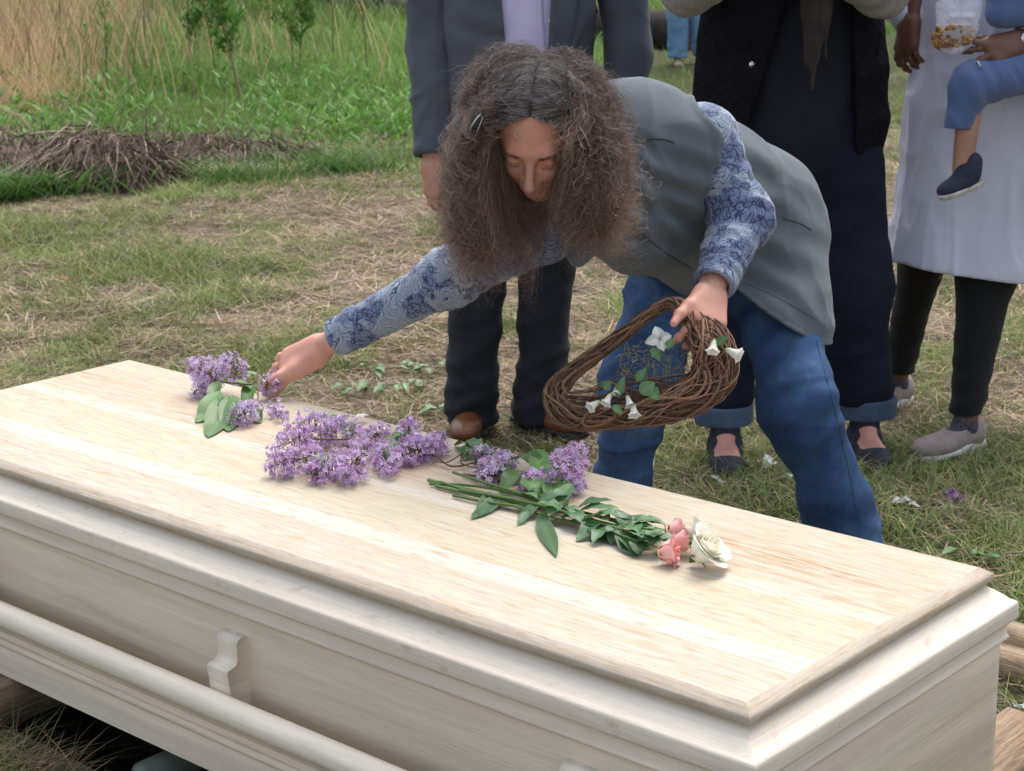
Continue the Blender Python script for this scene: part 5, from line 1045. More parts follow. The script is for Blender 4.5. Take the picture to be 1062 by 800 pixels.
lilac('big double lilac cluster heaped in the middle of the lid', T(330, 480), [
    ([T(340, 444, .03), T(312, 452, .035), T(282, 472, .022)], .042, 620), ([T(330, 470, .028), T(300, 480, .028), T(278, 484, .016)], .032, 380), ([T(372, 446, .022), T(350, 448, .034), T(330, 452, .032)], .03, 320), ([T(382, 466, .02), T(366, 484, .026), T(352, 496, .018)], .034, 480), ([T(352, 478, .02), T(334, 490, .02), T(318, 492, .014)], .028, 300)],
    [([T(406, 466, .012), T(380, 456, .022), T(352, 456, .03), T(326, 456, .03)], .0022, BRW), ([T(392, 462, .014), T(376, 470, .02), T(362, 484, .02)], .0016, BRW)],
    [(T(340, 432, .02), T(304, 430, .03), .038, hz), (T(346, 436, .02), T(360, 426, .03), .03, hz), (T(356, 440, .03), T(368, 448, .03), .034, hz), (T(336, 470, .03), T(328, 486, .02), .026, hz)], 2)
lilac('lilac sprig in two lobes between the heaped cluster and the leafy sprig', T(430, 470), [
    ([T(400, 448, .02), T(390, 452, .02), T(378, 462, .014)], .022, 200), ([T(402, 466, .02), T(402, 480, .018), T(402, 492, .012)], .024, 260), ([T(448, 462, .018), T(430, 468, .024), T(412, 474, .018)], .03, 430), ([T(428, 444, .018), T(422, 448, .02), T(412, 454, .02)], .022, 200), ([T(462, 462, .014), T(450, 464, .018), T(440, 470, .016)], .022, 200)],
    [([T(500, 478, .006), T(470, 484, .006), T(452, 474, .012), T(430, 466, .02), T(404, 464, .02)], .002, BRW), ([T(480, 470, .01), T(462, 480, .008), T(446, 476, .012)], .0015, BRW)],
    [(T(408, 458, .03), T(396, 474, .024), .03, hz), (T(412, 452, .03), T(424, 440, .03), .026, hz), (T(404, 456, .03), T(412, 444, .034), .02, hz)], 3)
lilac('dense upright lilac cluster with broad leaves beside the green rose stems', T(590, 480), [
    ([T(578, 506, .022), T(590, 486, .035), T(602, 462, .040)], .039, 640), ([T(560, 500, .018), T(550, 502, .018), T(546, 496, .02)], .022, 200)],
    [([T(480, 492, .006), T(510, 496, .012), T(548, 500, .016), T(582, 500, .022)], .0024, BRW)],
    [(T(556, 480, .03), T(530, 462, .05), .05, hz), (T(560, 490, .03), T(558, 452, .05), .04, dict(heart=.5, curl=.2)), (T(548, 498, .03), T(574, 520, .012), .052, hz), (T(572, 496, .03), T(584, 524, .02), .05, hz), (T(566, 480, .04), T(580, 500, .034), .034, hz), (T(540, 490, .03), T(516, 500, .03), .04, hz)], 4)
lilac('loose pale lilac cluster with small leaves at the back edge of the lid', T(505, 485), [
    ([T(532, 480, .018), T(512, 484, .022), T(490, 490, .014)], .027, 330), ([T(506, 474, .018), T(500, 470, .018), T(494, 466, .018)], .015, 90), ([T(520, 490, .015), T(508, 496, .012), T(500, 498, .010)], .018, 120)],
    [([T(498, 456, .014), T(486, 468, .012), T(478, 480, .008), T(500, 486, .012), T(526, 482, .016)], .0018, BRW)],
    [(T(492, 462, .02), T(470, 446, .03), .034, hz), (T(494, 464, .02), T(488, 442, .04), .03, hz), (T(500, 470, .02), T(524, 470, .024), .034, hz), (T(496, 468, .02), T(500, 448, .04), .026, hz), (T(488, 462, .02), T(478, 474, .01), .026, hz), (T(514, 488, .02), T(542, 486, .03), .04, hz), (T(504, 462, .02), T(490, 478, .012), .022, hz)], 5, V(.66, .50, .70))

# roses
ROSEM = tinted('rose petal', .55, .10, .25, .10, 120); ROSEM.node_tree.nodes['Principled BSDF'].inputs['Subsurface Weight'].default_value = .35; ROSEM.node_tree.nodes['Principled BSDF'].inputs['Subsurface Radius'].default_value = (.010, .007, .004)
def rose_bloom(parent, c, axis, R_, n, open_, cols, seed, name='bloom'):
    """petals spiral out from a tight heart; each is a cupped patch with a rolled lip"""
    g = np.random.default_rng(seed); ax, s, u_ = frame_of(axis, V(.2, .1, 1)); mb = MB()
    for i in range(n):
        t = i/(n-1); a = i*2.4+g.normal(0, .15); r0 = R_*(.05+.30*t); lean = .06+open_*t**1.6*1.15; H = R_*(1.45-.15*t+g.uniform(-.08, .08)); Wd = (1.15+.45*t)
        vs_, cs = [], []; NU, NV = 9, 8; rip = g.uniform(0, 6)
        for iv in range(NV):
            v_ = iv/(NV-1); bulge = math.sin(v_*2.5)*.25*R_*(.35+t); rad = r0+bulge+math.tan(min(lean, 1.25))*H*v_**1.7*.50; roll = max(0, v_-.74)*(open_+.25)*t*R_*2.6
            wv = Wd*(.55+.62*math.sin(v_*2.2))*(1.0 if v_ < .8 else 1-.35*(v_-.8)/.2)
            for iu in range(NU):
                q = iu/(NU-1)*2-1; aa = a+q*wv*.62; rr = rad+roll*(1-abs(q)*.4)-abs(q)**2*.03*R_+.022*R_*math.sin(q*6+rip+v_*4)*v_*(.3+t); z = -R_*.45+H*(v_-.10*q*q*v_)-roll*.5
                vs_.append(c+(s*math.cos(aa)+u_*math.sin(aa))*rr+ax*z); cs.append(V(cols[0])*(1-v_)**2+V(cols[1])*(1-(1-v_)**2)*g.uniform(.97, 1.03) if t < .45 else V(cols[0])*(1-v_)**3+V(cols[2])*(1-(1-v_)**3))
        f = [(iv*NU+iu, iv*NU+iu+1, (iv+1)*NU+iu+1, (iv+1)*NU+iu) for iv in range(NV-1) for iu in range(NU-1)]; mb.add(vs_, f, np.array(cs))
    b = mb.build(name, ROSEM, parent); mb = MB()
    for k in range(5):
        a = k*1.257; o = s*math.cos(a)+u_*math.sin(a); leaf_mesh(mb, c-ax*R_*.48+o*R_*.1, nrm(o*.8+ax*.55), ax, R_*.75, R_*.24, c=V(.09, .17, .05), nseg=6)
    hip_ = c-ax*R_*.55; mb.tube([hip_-ax*R_*.25, hip_, hip_+ax*R_*.15], [R_*.08, R_*.2, R_*.16], 8, V(.09, .17, .05)); mb.build('sepals', LEAFM, b); return b
def rose(label, c, axis, R_, n, op, cols, stem, leaves, seed, cat='flower', group='roses on the casket lid', name='white_rose'):
    r = empty(name, c, label, cat, group); rose_bloom(r, c, axis, R_, n, op, cols, seed); stem_part(r, stem, .0027, V(.085, .15, .04))
    gl = np.random.default_rng(seed+40); sp_ = bez(stem, 40)
    for q in range(5):
        b = sp_[gl.integers(16, 37)]; a_ = gl.uniform(-1.3, 1.3); dd = nrm(stem[-1]-stem[0])*math.cos(a_)+np.cross(V(0, 0, 1), nrm(stem[-1]-stem[0]))*math.sin(a_)+V(0, 0, gl.uniform(.1, .9)); leaf_part(r, b, dd, gl.uniform(.030, .052), gl.uniform(.024, .034), c=V(.065, .135, .06)*gl.uniform(.7, 1.7), curl=gl.uniform(.2, .9), fold=.22, wav=.12, heart=.3)
    for b, tip, W, kw in leaves: leaf_part(r, b, tip-b, np.linalg.norm(tip-b), W, c=V(.065, .135, .06)*random.uniform(.8, 1.5), **kw)
WHC = [(.84, .82, .55), (.90, .87, .72), (.91, .89, .78)]; PKC = [(.86, .40, .34), (.88, .30, .31), (.90, .46, .44)]
lf = dict(curl=.35, fold=.22, wav=.12, heart=.25)
ws = [T(446, 502, .004), T(500, 505, .012), T(570, 522, .016), T(660, 548, .02), T(708, 565, .022)]
rose('creamy white rose, the larger, fullest open bloom at the tip of the bunch', T(728, 572, .026), nrm(rt*.62+V(0, 0, .62)-fwd*.25), .034, 24, .42, WHC, ws,
     [(T(560, 520, .02), T(600, 500, .045), .036, lf), (T(600, 530, .02), T(640, 516, .05), .034, lf), (T(640, 545, .02), T(676, 522, .035), .032, lf), (T(560, 522, .02), T(530, 538, .006), .03, dict(curl=.6)), (T(640, 548, .02), T(606, 556, .008), .034, lf), (T(520, 512, .014), T(484, 540, .004), .034, dict(curl=.5)), (T(508, 510, .014), T(496, 538, .004), .03, dict(curl=.5))], 1)
rose('white rose with greenish outer petals tucked behind the fullest bloom', T(724, 556, .027), nrm(rt*.7+V(0, 0, .62)+fwd*.1), .027, 17, .36, [(.7, .8, .5), (.88, .92, .74), (.92, .94, .82)], [T(470, 490, .012), T(520, 506, .02), T(600, 530, .02), T(704, 553, .022)],
     [(T(600, 526, .02), T(632, 510, .05), .036, lf), (T(620, 532, .03), T(660, 530, .04), .036, lf), (T(580, 520, .02), T(592, 494, .05), .034, lf), (T(660, 540, .02), T(690, 536, .035), .03, lf)], 2)
rose('pink rosebud of the three lying nearest the back edge', T(697, 552, .024), nrm(rt*.85+V(0, 0, .30)+fwd*.4), .023, 14, .25, PKC, [T(486, 512, .006), T(560, 526, .016), T(640, 545, .02), T(688, 550, .026)],
     [(T(620, 540, .02), T(596, 556, .012), .032, lf), (T(650, 545, .02), T(640, 524, .045), .03, lf), (T(600, 534, .02), T(566, 536, .012), .028, lf)], 3, name='pink_rose')
rose('pink rosebud in the middle of the three beside the white roses', T(702, 563, .022), nrm(rt*.9+V(0, 0, .30)+fwd*.1), .021, 14, .2, PKC, [T(476, 508, .01), T(560, 524, .02), T(640, 548, .02), T(692, 561, .026)],
     [(T(650, 550, .02), T(676, 566, .008), .03, lf), (T(640, 548, .02), T(664, 580, .004), .032, dict(curl=.5)), (T(580, 528, .02), T(560, 516, .04), .03, lf)], 4, name='pink_rose')
rose('open pink rose drooping lowest of the three towards the middle boards', T(690, 573, .020), nrm(rt*.9+V(0, 0, .15)-fwd*.15), .025, 16, .35, [(.84, .36, .30), (.89, .34, .33), (.91, .48, .46)], [T(456, 500, .008), T(550, 530, .01), T(620, 548, .014), T(682, 568, .02)],
     [(T(560, 532, .01), T(578, 580, .002), .032, dict(curl=.3)), (T(548, 530, .012), T(536, 544, .004), .016, dict(curl=.3)), (T(612, 546, .014), T(636, 562, .006), .03, lf), (T(645, 556, .014), T(668, 574, .004), .028, lf), (T(590, 540, .01), T(628, 536, .035), .036, lf)], 5, name='pink_rose')
for q, (x0, y0, x1, y1, r_) in enumerate(((444, 498, 600, 530, .0034), (452, 504, 590, 532, .003), (470, 514, 560, 527, .0028))):
    s_o = MB(); s_o.tube(bez([T(x0, y0, .004), T((x0+x1)/2, (y0+y1)/2+2, .008), T(x1, y1, .012)], 16), r_, 7, V(.13, .20, .06)*(1-.15*q)); o = s_o.build('cut_stem', STEMM); tag(o, ['thickest bare green rose stem, its cut end farthest along the lid', 'bare green stem lying just below the thickest stem', 'short bare green stem, lowest beside the drooping leaf'][q], 'stem')
# small white snippets on the lid
for q, (x, y) in enumerate(((375, 432), (394, 446))):
    mb = MB()
    for k in range(5): a = k*1.257+q; leaf_mesh(mb, T(x, y, .012), V(math.cos(a), math.sin(a), .4), V(0, 0, 1), .014, .013, c=V(.72, .72, .70), nseg=5)
    tag(mb.build('white_blossom', PETM), ['small white blossom between the leaf and the middle lilacs', 'small white blossom at the back edge of the lid'][q], 'blossom')

# ================================================================ vine wreath in her left hand
VINE = tinted('grapevine twig', .8, 0, .25, .6, 220)
wr = empty('vine_wreath', P(660, 385, 3.42), 'brown twisted vine wreath basket dotted with white flowers in her hand', 'wreath')
wd = {'l': 3.40}
cpx = [(708, 322, 3.44, 11), (724, 340, 3.43, 19), (738, 362, 3.38, 25), (740, 388, 3.38, 27), (722, 408, 3.38, 22), (694, 421, 3.39, 18), (662, 430, 3.40, 13), (630, 434, 3.42, 12), (600, 434, 3.44, 13), (579, 422, 3.46, 14), (577, 404, 3.48, 12), (594, 386, 3.50, 9), (622, 364, 3.51, 8), (650, 344, 3.50, 7), (676, 324, 3.48, 6), (694, 315, 3.46, 6)]
cp_ = np.array([P(a, b, d) for a, b, d, _ in cpx]); cr_ = np.array([r_ for *_, r_ in cpx])/1849*3.4
nC_ = len(cp_); mb = MB(); g = np.random.default_rng(12)
def closed(t):
    t = np.asarray(t) % 1*nC_; k = t.astype(int) % nC_; f = (t-np.floor(t))[:, None]; a, b, c, d = cp_[(k-1) % nC_], cp_[k], cp_[(k+1) % nC_], cp_[(k+2) % nC_]
    p = .5*((2*b)+(-a+c)*f+(2*a-5*b+4*c-d)*f**2+(-a+3*b-3*c+d)*f**3); r_ = cr_[k]*(1-f[:, 0])+cr_[(k+1) % nC_]*f[:, 0]; return p, r_
wn_ = nrm(np.cross(cp_[3]-cp_[10], cp_[0]-cp_[7])); wn_ = wn_ if wn_ @ fwd < 0 else -wn_
for q in range(210):
    t0 = g.random(); ln_ = g.uniform(.25, .75); t = np.linspace(t0, t0+ln_, 64); p, r_ = closed(t); tan = nrm(np.gradient(p, axis=0)); o = nrm(np.cross(tan, wn_)); a = g.uniform(0, 6.28)+np.linspace(0, g.normal(0, 3.0), 64)+.5*np.sin(np.linspace(0, g.uniform(6, 20), 64)); rr = g.uniform(.25, 1.0)**.6*r_
    p = p+o*(np.cos(a)*rr)[:, None]+wn_*(np.sin(a)*np.minimum(rr, .030)*1.15)[:, None]; wob = np.stack([vnoise(p*55+q, 3), vnoise(p*55+q, 4), vnoise(p*55+q, 5)], 1)*.0022; p += wob
    c = V(.165, .098, .064)*g.uniform(.35, 1.7)*V(1, g.uniform(.85, 1.1), g.uniform(.8, 1.2)); mb.tube(p, np.linspace(1, .55, 64)*(g.uniform(.0010, .0024) if g.random() < .85 else g.uniform(.0026, .0038)), 5, c)
for q in range(90):   # strands that cross the bottom of the basket
    a, _ = closed([g.uniform(.42, .62)]); b, _ = closed([g.uniform(.18, .36)]); m_ = (a[0]+b[0])/2-wn_*g.uniform(.015, .06)+V(0, 0, g.uniform(-.01, .045)); p = bez([a[0], (a[0]+m_)/2-wn_*.015+g.normal(0, .006, 3), m_+g.normal(0, .008, 3), (b[0]+m_)/2+g.normal(0, .006, 3), b[0]], 30); mb.tube(p, g.uniform(.0009, .0018), 5, V(.15, .09, .06)*g.uniform(.5, 1.6))
for q in range(9):    # loose curled end
    c0 = P(622, 437, 3.38); x_ = rt*1.0; y_ = up; t = np.linspace(-.5, 4.9+g.normal(0, .2), 30); r_ = .030+g.normal(0, .002); p = c0+np.outer(np.cos(t)*r_*1.15, x_*.9+up*.35)-np.outer(np.sin(t)*r_*.45, y_)+wn_*g.normal(0, .004)+np.outer(t*.003, up); mb.tube(p, g.uniform(.001, .0019), 5, V(.17, .09, .05)*g.uniform(.6, 1.3))
mb.build('woven_vines', VINE, wr)
mo_ = MB()
for q in range(420):
    x = g.uniform(640, 722); y = g.uniform(348, 404); 
    if (y-(412-.62*(x-640))) > 26 or (y-(360)) < -.0*(x): pass
    if abs((x-684)/44)**2+abs((y-378)/26)**2 > 1: continue
    p = P(x, y, 3.45+g.uniform(-.012, .02)); d = g.normal(0, 1, 3); L_ = g.uniform(.008, .022); pts = [p, p+nrm(d)*L_*.5, p+nrm(d+g.normal(0, .6, 3))*L_]; mo_.tube(pts, .0006, 3, V(.34, .33, .12)*g.uniform(.3, 1.5) if g.random() < .7 else V(.5, .42, .28)*g.uniform(.5, 1.2), cap=False)
mo_.build('moss', tinted('dry moss', .95, .1), wr)
def five(parent, c, n, R_, np_=4, col_=V(.72, .74, .70), seed=0):
    g = np.random.default_rng(seed); d, s, u_ = frame_of(n, V(.3, .2, 1)); mb = MB()
    for k in range(np_): a = k*6.283/np_+seed; o = s*math.cos(a)+u_*math.sin(a); leaf_mesh(mb, c, nrm(o+d*.45), d, R_*g.uniform(.85, 1.1), R_*.85, c=col_*g.uniform(.85, 1.05), nseg=6, curl=.5, wav=.1, heart=.0)
    for k in range(9): o = nrm(d*1.6+g.normal(0, .6, 3)); mb.tube([c, c+o*R_*.3], .0006, 3, V(.35, .4, .12), cap=False)
    return mb.build('flower', PETM, parent)
def bell(parent, c, ax, L_, col_=V(.74, .74, .70)):
    d, s, u_ = frame_of(ax, V(.3, .2, 1)); vs_, cs = [], []
    for i, (t, r_) in enumerate(((0, .05), (.2, .17), (.5, .22), (.8, .30), (1.0, .46))):
        for k in range(10): a = k*.6283; rr = r_*L_*(1+.18*(t**2)*math.cos(a*5)); vs_.append(c+d*t*L_+(s*math.cos(a)+u_*math.sin(a))*rr); cs.append(V(.3, .42, .15)*(1-t)**3+col_*(1-(1-t)**3))
    mb = MB(); mb.add(vs_, [(i*10+k, i*10+(k+1) % 10, (i+1)*10+(k+1) % 10, (i+1)*10+k) for i in range(4) for k in range(10)], np.array(cs)); return mb.build('flower', PETM, parent)
five(wr, P(684, 352, 3.395), nrm(-fwd+up*.3), .028, 4, V(.60, .62, .60), 1)
for x, y, dx, dy, L_, d in ((634, 408, -.6, -1, .026, 3.375), (622, 416, -.9, -.6, .026, 3.375), (650, 410, .3, -1, .024, 3.375), (656, 418, .1, -1, .028, 3.37), (741, 352, -.2, -1, .028, 3.34), (752, 362, 1, -.5, .032, 3.34), (640, 400, -.2, -1, .018, 3.38)):
    bell(wr, P(x, y, d), nrm(rt*dx+up*dy-fwd*.5), L_)
random.seed(3)
for x, y, x2, y2, W, d in ((640, 412, 646, 394, .018, 3.375), (672, 402, 682, 412, .026, 3.37), (660, 396, 668, 384, .018, 3.38), (664, 408, 676, 398, .03, 3.37), (636, 420, 644, 428, .016, 3.37), (744, 358, 752, 350, .018, 3.34), (676, 360, 684, 372, .018, 3.39), (690, 362, 698, 352, .016, 3.39), (626, 404, 632, 396, .02, 3.375)):
    leaf_part(wr, P(x, y, d), P(x2, y2, d-.012)-P(x, y, d), np.linalg.norm(P(x2, y2, d)-P(x, y, d))*1.25, W, n=nrm(-fwd+up*.4), c=V(.11, .22, .09)*random.uniform(.8, 1.3), curl=.3)
# ================================================================ grass, straw, brush, far things
GM = tinted('grass blade', .55, .35, .25); DM = tinted('dry straw', .85, .12, .2)
def blades(n_, root, hgt, wid, lean, col_, seed, bend=.6, direction=None, seg=3, flat=0.0):
    """root (n,3); one curved tapered ribbon each"""
    g = np.random.default_rng(seed); n = len(root); az = g.uniform(0, 6.283, n) if direction is None else direction; h = hgt; d = np.stack([np.cos(az), np.sin(az), 0*az], 1); fa = az+1.57+g.normal(0, .9, n); s = np.stack([np.cos(fa), np.sin(fa), 0*az], 1)
    t = np.linspace(0, 1, seg+1); Vs = np.zeros((n, (seg+1)*2-1, 3)); Cs = np.zeros((n, (seg+1)*2-1, 3))
    for i, tt in enumerate(t):
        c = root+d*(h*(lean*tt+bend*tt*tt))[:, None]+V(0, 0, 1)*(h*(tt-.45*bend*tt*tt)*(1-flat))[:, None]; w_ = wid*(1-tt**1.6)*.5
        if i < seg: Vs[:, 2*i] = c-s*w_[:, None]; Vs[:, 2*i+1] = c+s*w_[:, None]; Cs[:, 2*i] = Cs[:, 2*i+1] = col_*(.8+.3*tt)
        else: Vs[:, 2*i] = c; Cs[:, 2*i] = col_*1.15
    m_ = Vs.shape[1]; b = (np.arange(n)*m_)[:, None]; q4 = np.array([[2*i, 2*i+1, 2*i+3, 2*i+2] for i in range(seg-1)]); f4 = (b[:, :, None]+q4[None]).reshape(-1, 4); f3 = b+np.array([[2*seg-2, 2*seg-1, 2*seg]])
    return Vs.reshape(-1, 3), f4, f3, Cs.reshape(-1, 3)
class Pile:
    def __init__(s): s.v = []; s.a = []; s.b = []; s.c = []; s.n = 0
    def add(s, q): v, f4, f3, c = q; s.v.append(v); s.a.append(f4+s.n); s.b.append(f3+s.n); s.c.append(c); s.n += len(v)
    def build(s, name, mat): return link(name, np_mesh(name, np.concatenate(s.v), [np.concatenate(s.a), np.concatenate(s.b)], np.concatenate(s.c)), mat, smooth=False)
def scatter(n, y0, y1, seed, margin=1.42, extra=.7):      # over the ground the photograph can see, and some way to each side
    g = np.random.default_rng(seed); y = np.sqrt(g.uniform(y0**2, y1**2, n)); hw = y*(531/1849)*margin*1.06+extra; x = g.uniform(-1, 1, n)*hw; p = np.stack([x, y, 0*x], 1)
    q = p[:, :2]-CO[:2]; a = q@CU[:2]; b = q@CV[:2]; ok = ~((a > HA0-.03) & (a < HA1+.03) & (b > HB0-.02) & (b < HB1+.03)); p = p[ok]; p[:, 2] = gz(p); return p
def inside_casket_view(p): return p
gr = Pile(); g = np.random.default_rng(31)
for (n, y0, y1, h0, h1, w_, seed) in ((150000, 2.3, 6.4, .018, .070, .0038, 1), (175000, 5.8, 10.5, .025, .095, .0048, 2), (110000, 9.5, 14.5, .035, .12, .0065, 3)):
    p = scatter(n, y0, y1, seed); da_ = dirt_amount(p); cl = vnoise(p*V(5, 5, 1), 77)*.4+vnoise(p*V(14, 14, 1), 78)*.8
    keep = g.random(len(p)) < np.clip(.66-da_*.85+cl*.8, .09, 1); p = p[keep]; da_ = da_[keep]; n_ = len(p)
    h = g.uniform(h0, h1, n_)*np.clip(.95-da_*.5, .45, 1.4)*g.uniform(.6, 1.25, n_); vv = g.random(n_)[:, None]; m_ = np.clip(vnoise(p*V(1.7, 1.7, 1), 51)*.9+.5, 0, 1)[:, None]
    c = (V(.14, .20, .055)*(1-vv)+V(.27, .34, .11)*vv)*(.8+.4*m_); yel = g.random(n_) < .16; c[yel] = V(.42, .37, .18)*g.uniform(.6, 1.2, (yel.sum(), 1)); c = c*g.uniform(.7, 1.25, (n_, 1))
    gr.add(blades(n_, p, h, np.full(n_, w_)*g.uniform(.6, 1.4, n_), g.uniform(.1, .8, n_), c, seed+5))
tag(gr.build('short_grass', GM), 'short patchy green grass growing through dry thatch', 'grass', kind='stuff')
st = Pile()
for (n, y0, y1, L0, L1, w_, seed) in ((120000, 2.3, 6.6, .02, .12, .0030, 11), (120000, 6, 11, .04, .16, .0044, 12), (50000, 10, 14, .06, .2, .0065, 13)):
    p = scatter(n, y0, y1, seed); da_ = dirt_amount(p); cl = vnoise(p*V(6, 6, 1), 87); keep = g.random(len(p)) < np.clip(.70+da_*.6+cl*.4, .25, 1); p = p[keep]; n_ = len(p); p[:, 2] += g.uniform(.002, .016, n_)
    c = V(.58, .47, .34)*g.uniform(.25, 1.15, (n_, 1))*np.stack([np.ones(n_), g.uniform(.88, 1.04, n_), g.uniform(.75, 1.08, n_)], 1); dk = g.random(n_) < .18; c[dk] = V(.10, .068, .045)*g.uniform(.5, 1.4, (dk.sum(), 1))
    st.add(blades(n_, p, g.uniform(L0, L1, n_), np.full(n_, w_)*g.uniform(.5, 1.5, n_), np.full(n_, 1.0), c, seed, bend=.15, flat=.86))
tag(st.build('dry_straw', DM), 'dry brown straw and thatch lying flat on the soil', 'straw', kind='stuff')
# tall meadow from 13 m on
tg = Pile()
for (n, y0, y1, h0, h1, w_, seed) in ((60000, 12.6, 18, .16, .42, .009, 21), (52000, 17, 26, .25, .55, .015, 22), (26000, 25, 40, .35, .7, .03, 23)):
    p = scatter(n, y0, y1, seed, 1.15, 1.0); edge = np.clip((p[:, 1]-12.9-1.3*vnoise(p*V(.9, .9, 1), 8)-np.clip(-p[:, 0]-1, 0, 2)*.0)/1.2, 0, 1)
    right = np.clip((p[:, 0]-.6)/.8, 0, 1)*np.clip((24-p[:, 1])/3, 0, 1); cl = vnoise(p*V(1.6, 1.6, 1), 9)*.5+vnoise(p*V(4, 4, 1), 19)*.4
    keep = g.random(len(p)) < np.clip(edge*(.75+cl), .02, 1)*(1-right*.86); p = p[keep]; edge = edge[keep]; right = right[keep]; n_ = len(p)
    h = g.uniform(h0, h1, n_)*(.35+.65*edge)*(1-.7*right)*(1+.35*vnoise(p*V(1.1, 1.1, 1), 29)); vv = g.random(n_)[:, None]
    tan_ = np.clip((vnoise(p*V(.5, .5, 1), 39)+.6*vnoise(p*V(1.5, 1.5, 1), 49)+np.clip((-p[:, 0]-.17*p[:, 1]-.1)/1.2, -1.2, 1.5)+np.clip((p[:, 1]-14.2)/3, -1, .35)-.75), 0, 1)
    dry = g.random(n_) < tan_; c = (V(.12, .22, .045)*(1-vv)+V(.27, .39, .11)*vv)*g.uniform(.65, 1.3, (n_, 1)); c[dry] = V(.70, .50, .29)*g.uniform(.5, 1.15, (dry.sum(), 1)); h[dry] *= 1.25
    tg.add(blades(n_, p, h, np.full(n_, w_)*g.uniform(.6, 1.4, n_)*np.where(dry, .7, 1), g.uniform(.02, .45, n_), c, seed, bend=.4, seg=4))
tag(tg.build('meadow_grass', GM), 'tall green meadow grass with tan dry stalks behind the cleared ground', 'grass', kind='stuff')
# tall dry reeds at the left
rd = Pile(); p = scatter(16000, 14.2, 24, 64, 1.2, 1.5); xl = -.222*p[:, 1]+.5*vnoise(p*V(1.1, 1.1, 1), 6); keep = (p[:, 0] < xl+.9*g.standard_exponential(len(p))-.5) & (g.random(len(p)) < np.clip(.75+.7*vnoise(p*V(1.5, 1.5, 1), 66), .1, 1)); p = p[keep]; n_ = len(p)
c = V(.66, .47, .28)*g.uniform(.35, 1.2, (n_, 1)); gn = g.random(n_) < .16; c[gn] = V(.16, .27, .07)*g.uniform(.6, 1.2, (gn.sum(), 1)); dk = g.random(n_) < .12; c[dk] = V(.16, .11, .08)
rd.add(blades(n_, p, g.uniform(.55, 1.35, n_), g.uniform(.006, .016, n_), g.uniform(.0, .22, n_), c, 65, bend=.25, seg=4)); tag(rd.build('dry_reeds', GM), 'tall tan dry reeds standing at the left of the meadow', 'reeds', kind='stuff')
# broad weeds low in the meadow edge
wd_ = Pile(); p = scatter(3500, 11.5, 17, 61, 1.1); keep = (g.random(len(p)) < np.clip(.5+vnoise(p*V(1.3, 1.3, 1), 62), .05, 1)) & (p[:, 0] < .4); p = p[keep]; n_ = len(p)
for k in range(5):
    q = p+V(0, 0, 1)*g.uniform(.02, .25, (n_, 1))+g.normal(0, .03, (n_, 3))*V(1, 1, 0); c = V(.13, .28, .05)*g.uniform(.6, 1.4, (n_, 1)); wd_.add(blades(n_, q, g.uniform(.04, .09, n_), g.uniform(.018, .034, n_), g.uniform(.4, 1.2, n_), c, 70+k, bend=.5))
tag(wd_.build('leafy_weeds', GM), 'bright leafy weeds along the edge of the meadow', 'weeds', kind='stuff')
# heap of dead brush on the left
def brush(c, rx, ry, hh, n, seed, label, parts=True):
    g = np.random.default_rng(seed); root = empty('brush_pile', c, label, 'brush'); mb = MB()
    for q in range(n):
        a = g.uniform(0, 6.283); r_ = math.sqrt(g.random()); x, y = math.cos(a)*r_*rx, math.sin(a)*r_*ry; top_ = hh*(1-r_**2)**.6; z = g.uniform(0, top_)+.02; p0 = V(c)+V(x, y, z); down = nrm(V(x/rx*1.2+g.normal(0, .5), y/ry*.8-.4+g.normal(0, .5), -.35-r_*.6+g.normal(0, .35))); L_ = g.uniform(.08, .32)
        m_ = p0+down*L_*.5+g.normal(0, .02, 3); e = p0+down*L_+V(0, 0, -.02); e[2] = max(e[2], gz(e)[0]+.01); cc = V(.38, .29, .23)*g.uniform(.25, 1.5) if g.random() < .62 else V(.075, .052, .045)*g.uniform(.5, 1.4); mb.tube([p0, m_, e], [g.uniform(.0015, .005)]*2+[.001], 3, cc, cap=False)
    for q in range(n//22):
        a = g.uniform(0, 6.283); r_ = math.sqrt(g.random()); p0 = V(c)+V(math.cos(a)*r_*rx*1.1, math.sin(a)*r_*ry*1.1, g.uniform(0, .05)); d = nrm(V(g.normal(0, .8), g.normal(0, .5), g.uniform(.2, 1.3))); L_ = g.uniform(.15, .55)*(.6+hh); m_ = p0+d*L_*.55+g.normal(0, .03, 3); mb.tube([p0, m_, p0+d*L_+g.normal(0, .05, 3)], [g.uniform(.003, .008), .003, .0015], 4, V(.26, .20, .16)*g.uniform(.25, 1.6), cap=False)
    mb.build('dead_stalks', DM, root, smooth=False)
    core = disp(el(V(c)+V(0, 0, -.05), (rx*.85, ry*.85, hh*.72)), lambda p: .08*vnoise(p*6, seed)+.04*vnoise(p*20, seed)); surf_obj('mat', core, V(c)-V(rx, ry, .1), V(c)+V(rx, ry, hh), .02, simple('brown thatch '+str(seed), (.17, .125, .095), .95, .6, 30, 1, 60, c2=(.05, .036, .028)), root)
    return root
c1 = G(95, 206); brush(V(c1[0], c1[1]+.25, gz(c1)[0]), .48, .36, .34, 2600, 5, 'tall heap of dark dead stalks drooping towards the viewer')
c2 = G(165, 168); brush(V(c2[0], c2[1]+.1, gz(c2)[0]), 1.05, .42, .17, 2400, 6, 'long low bank of pale dry thatch behind the dark stalk heap')
c3 = G(10, 190); brush(V(c3[0]-.1, c3[1]+.4, gz(c3)[0]), .5, .3, .30, 1200, 7, 'dead brush mound partly covered by green leaves at the meadow corner')
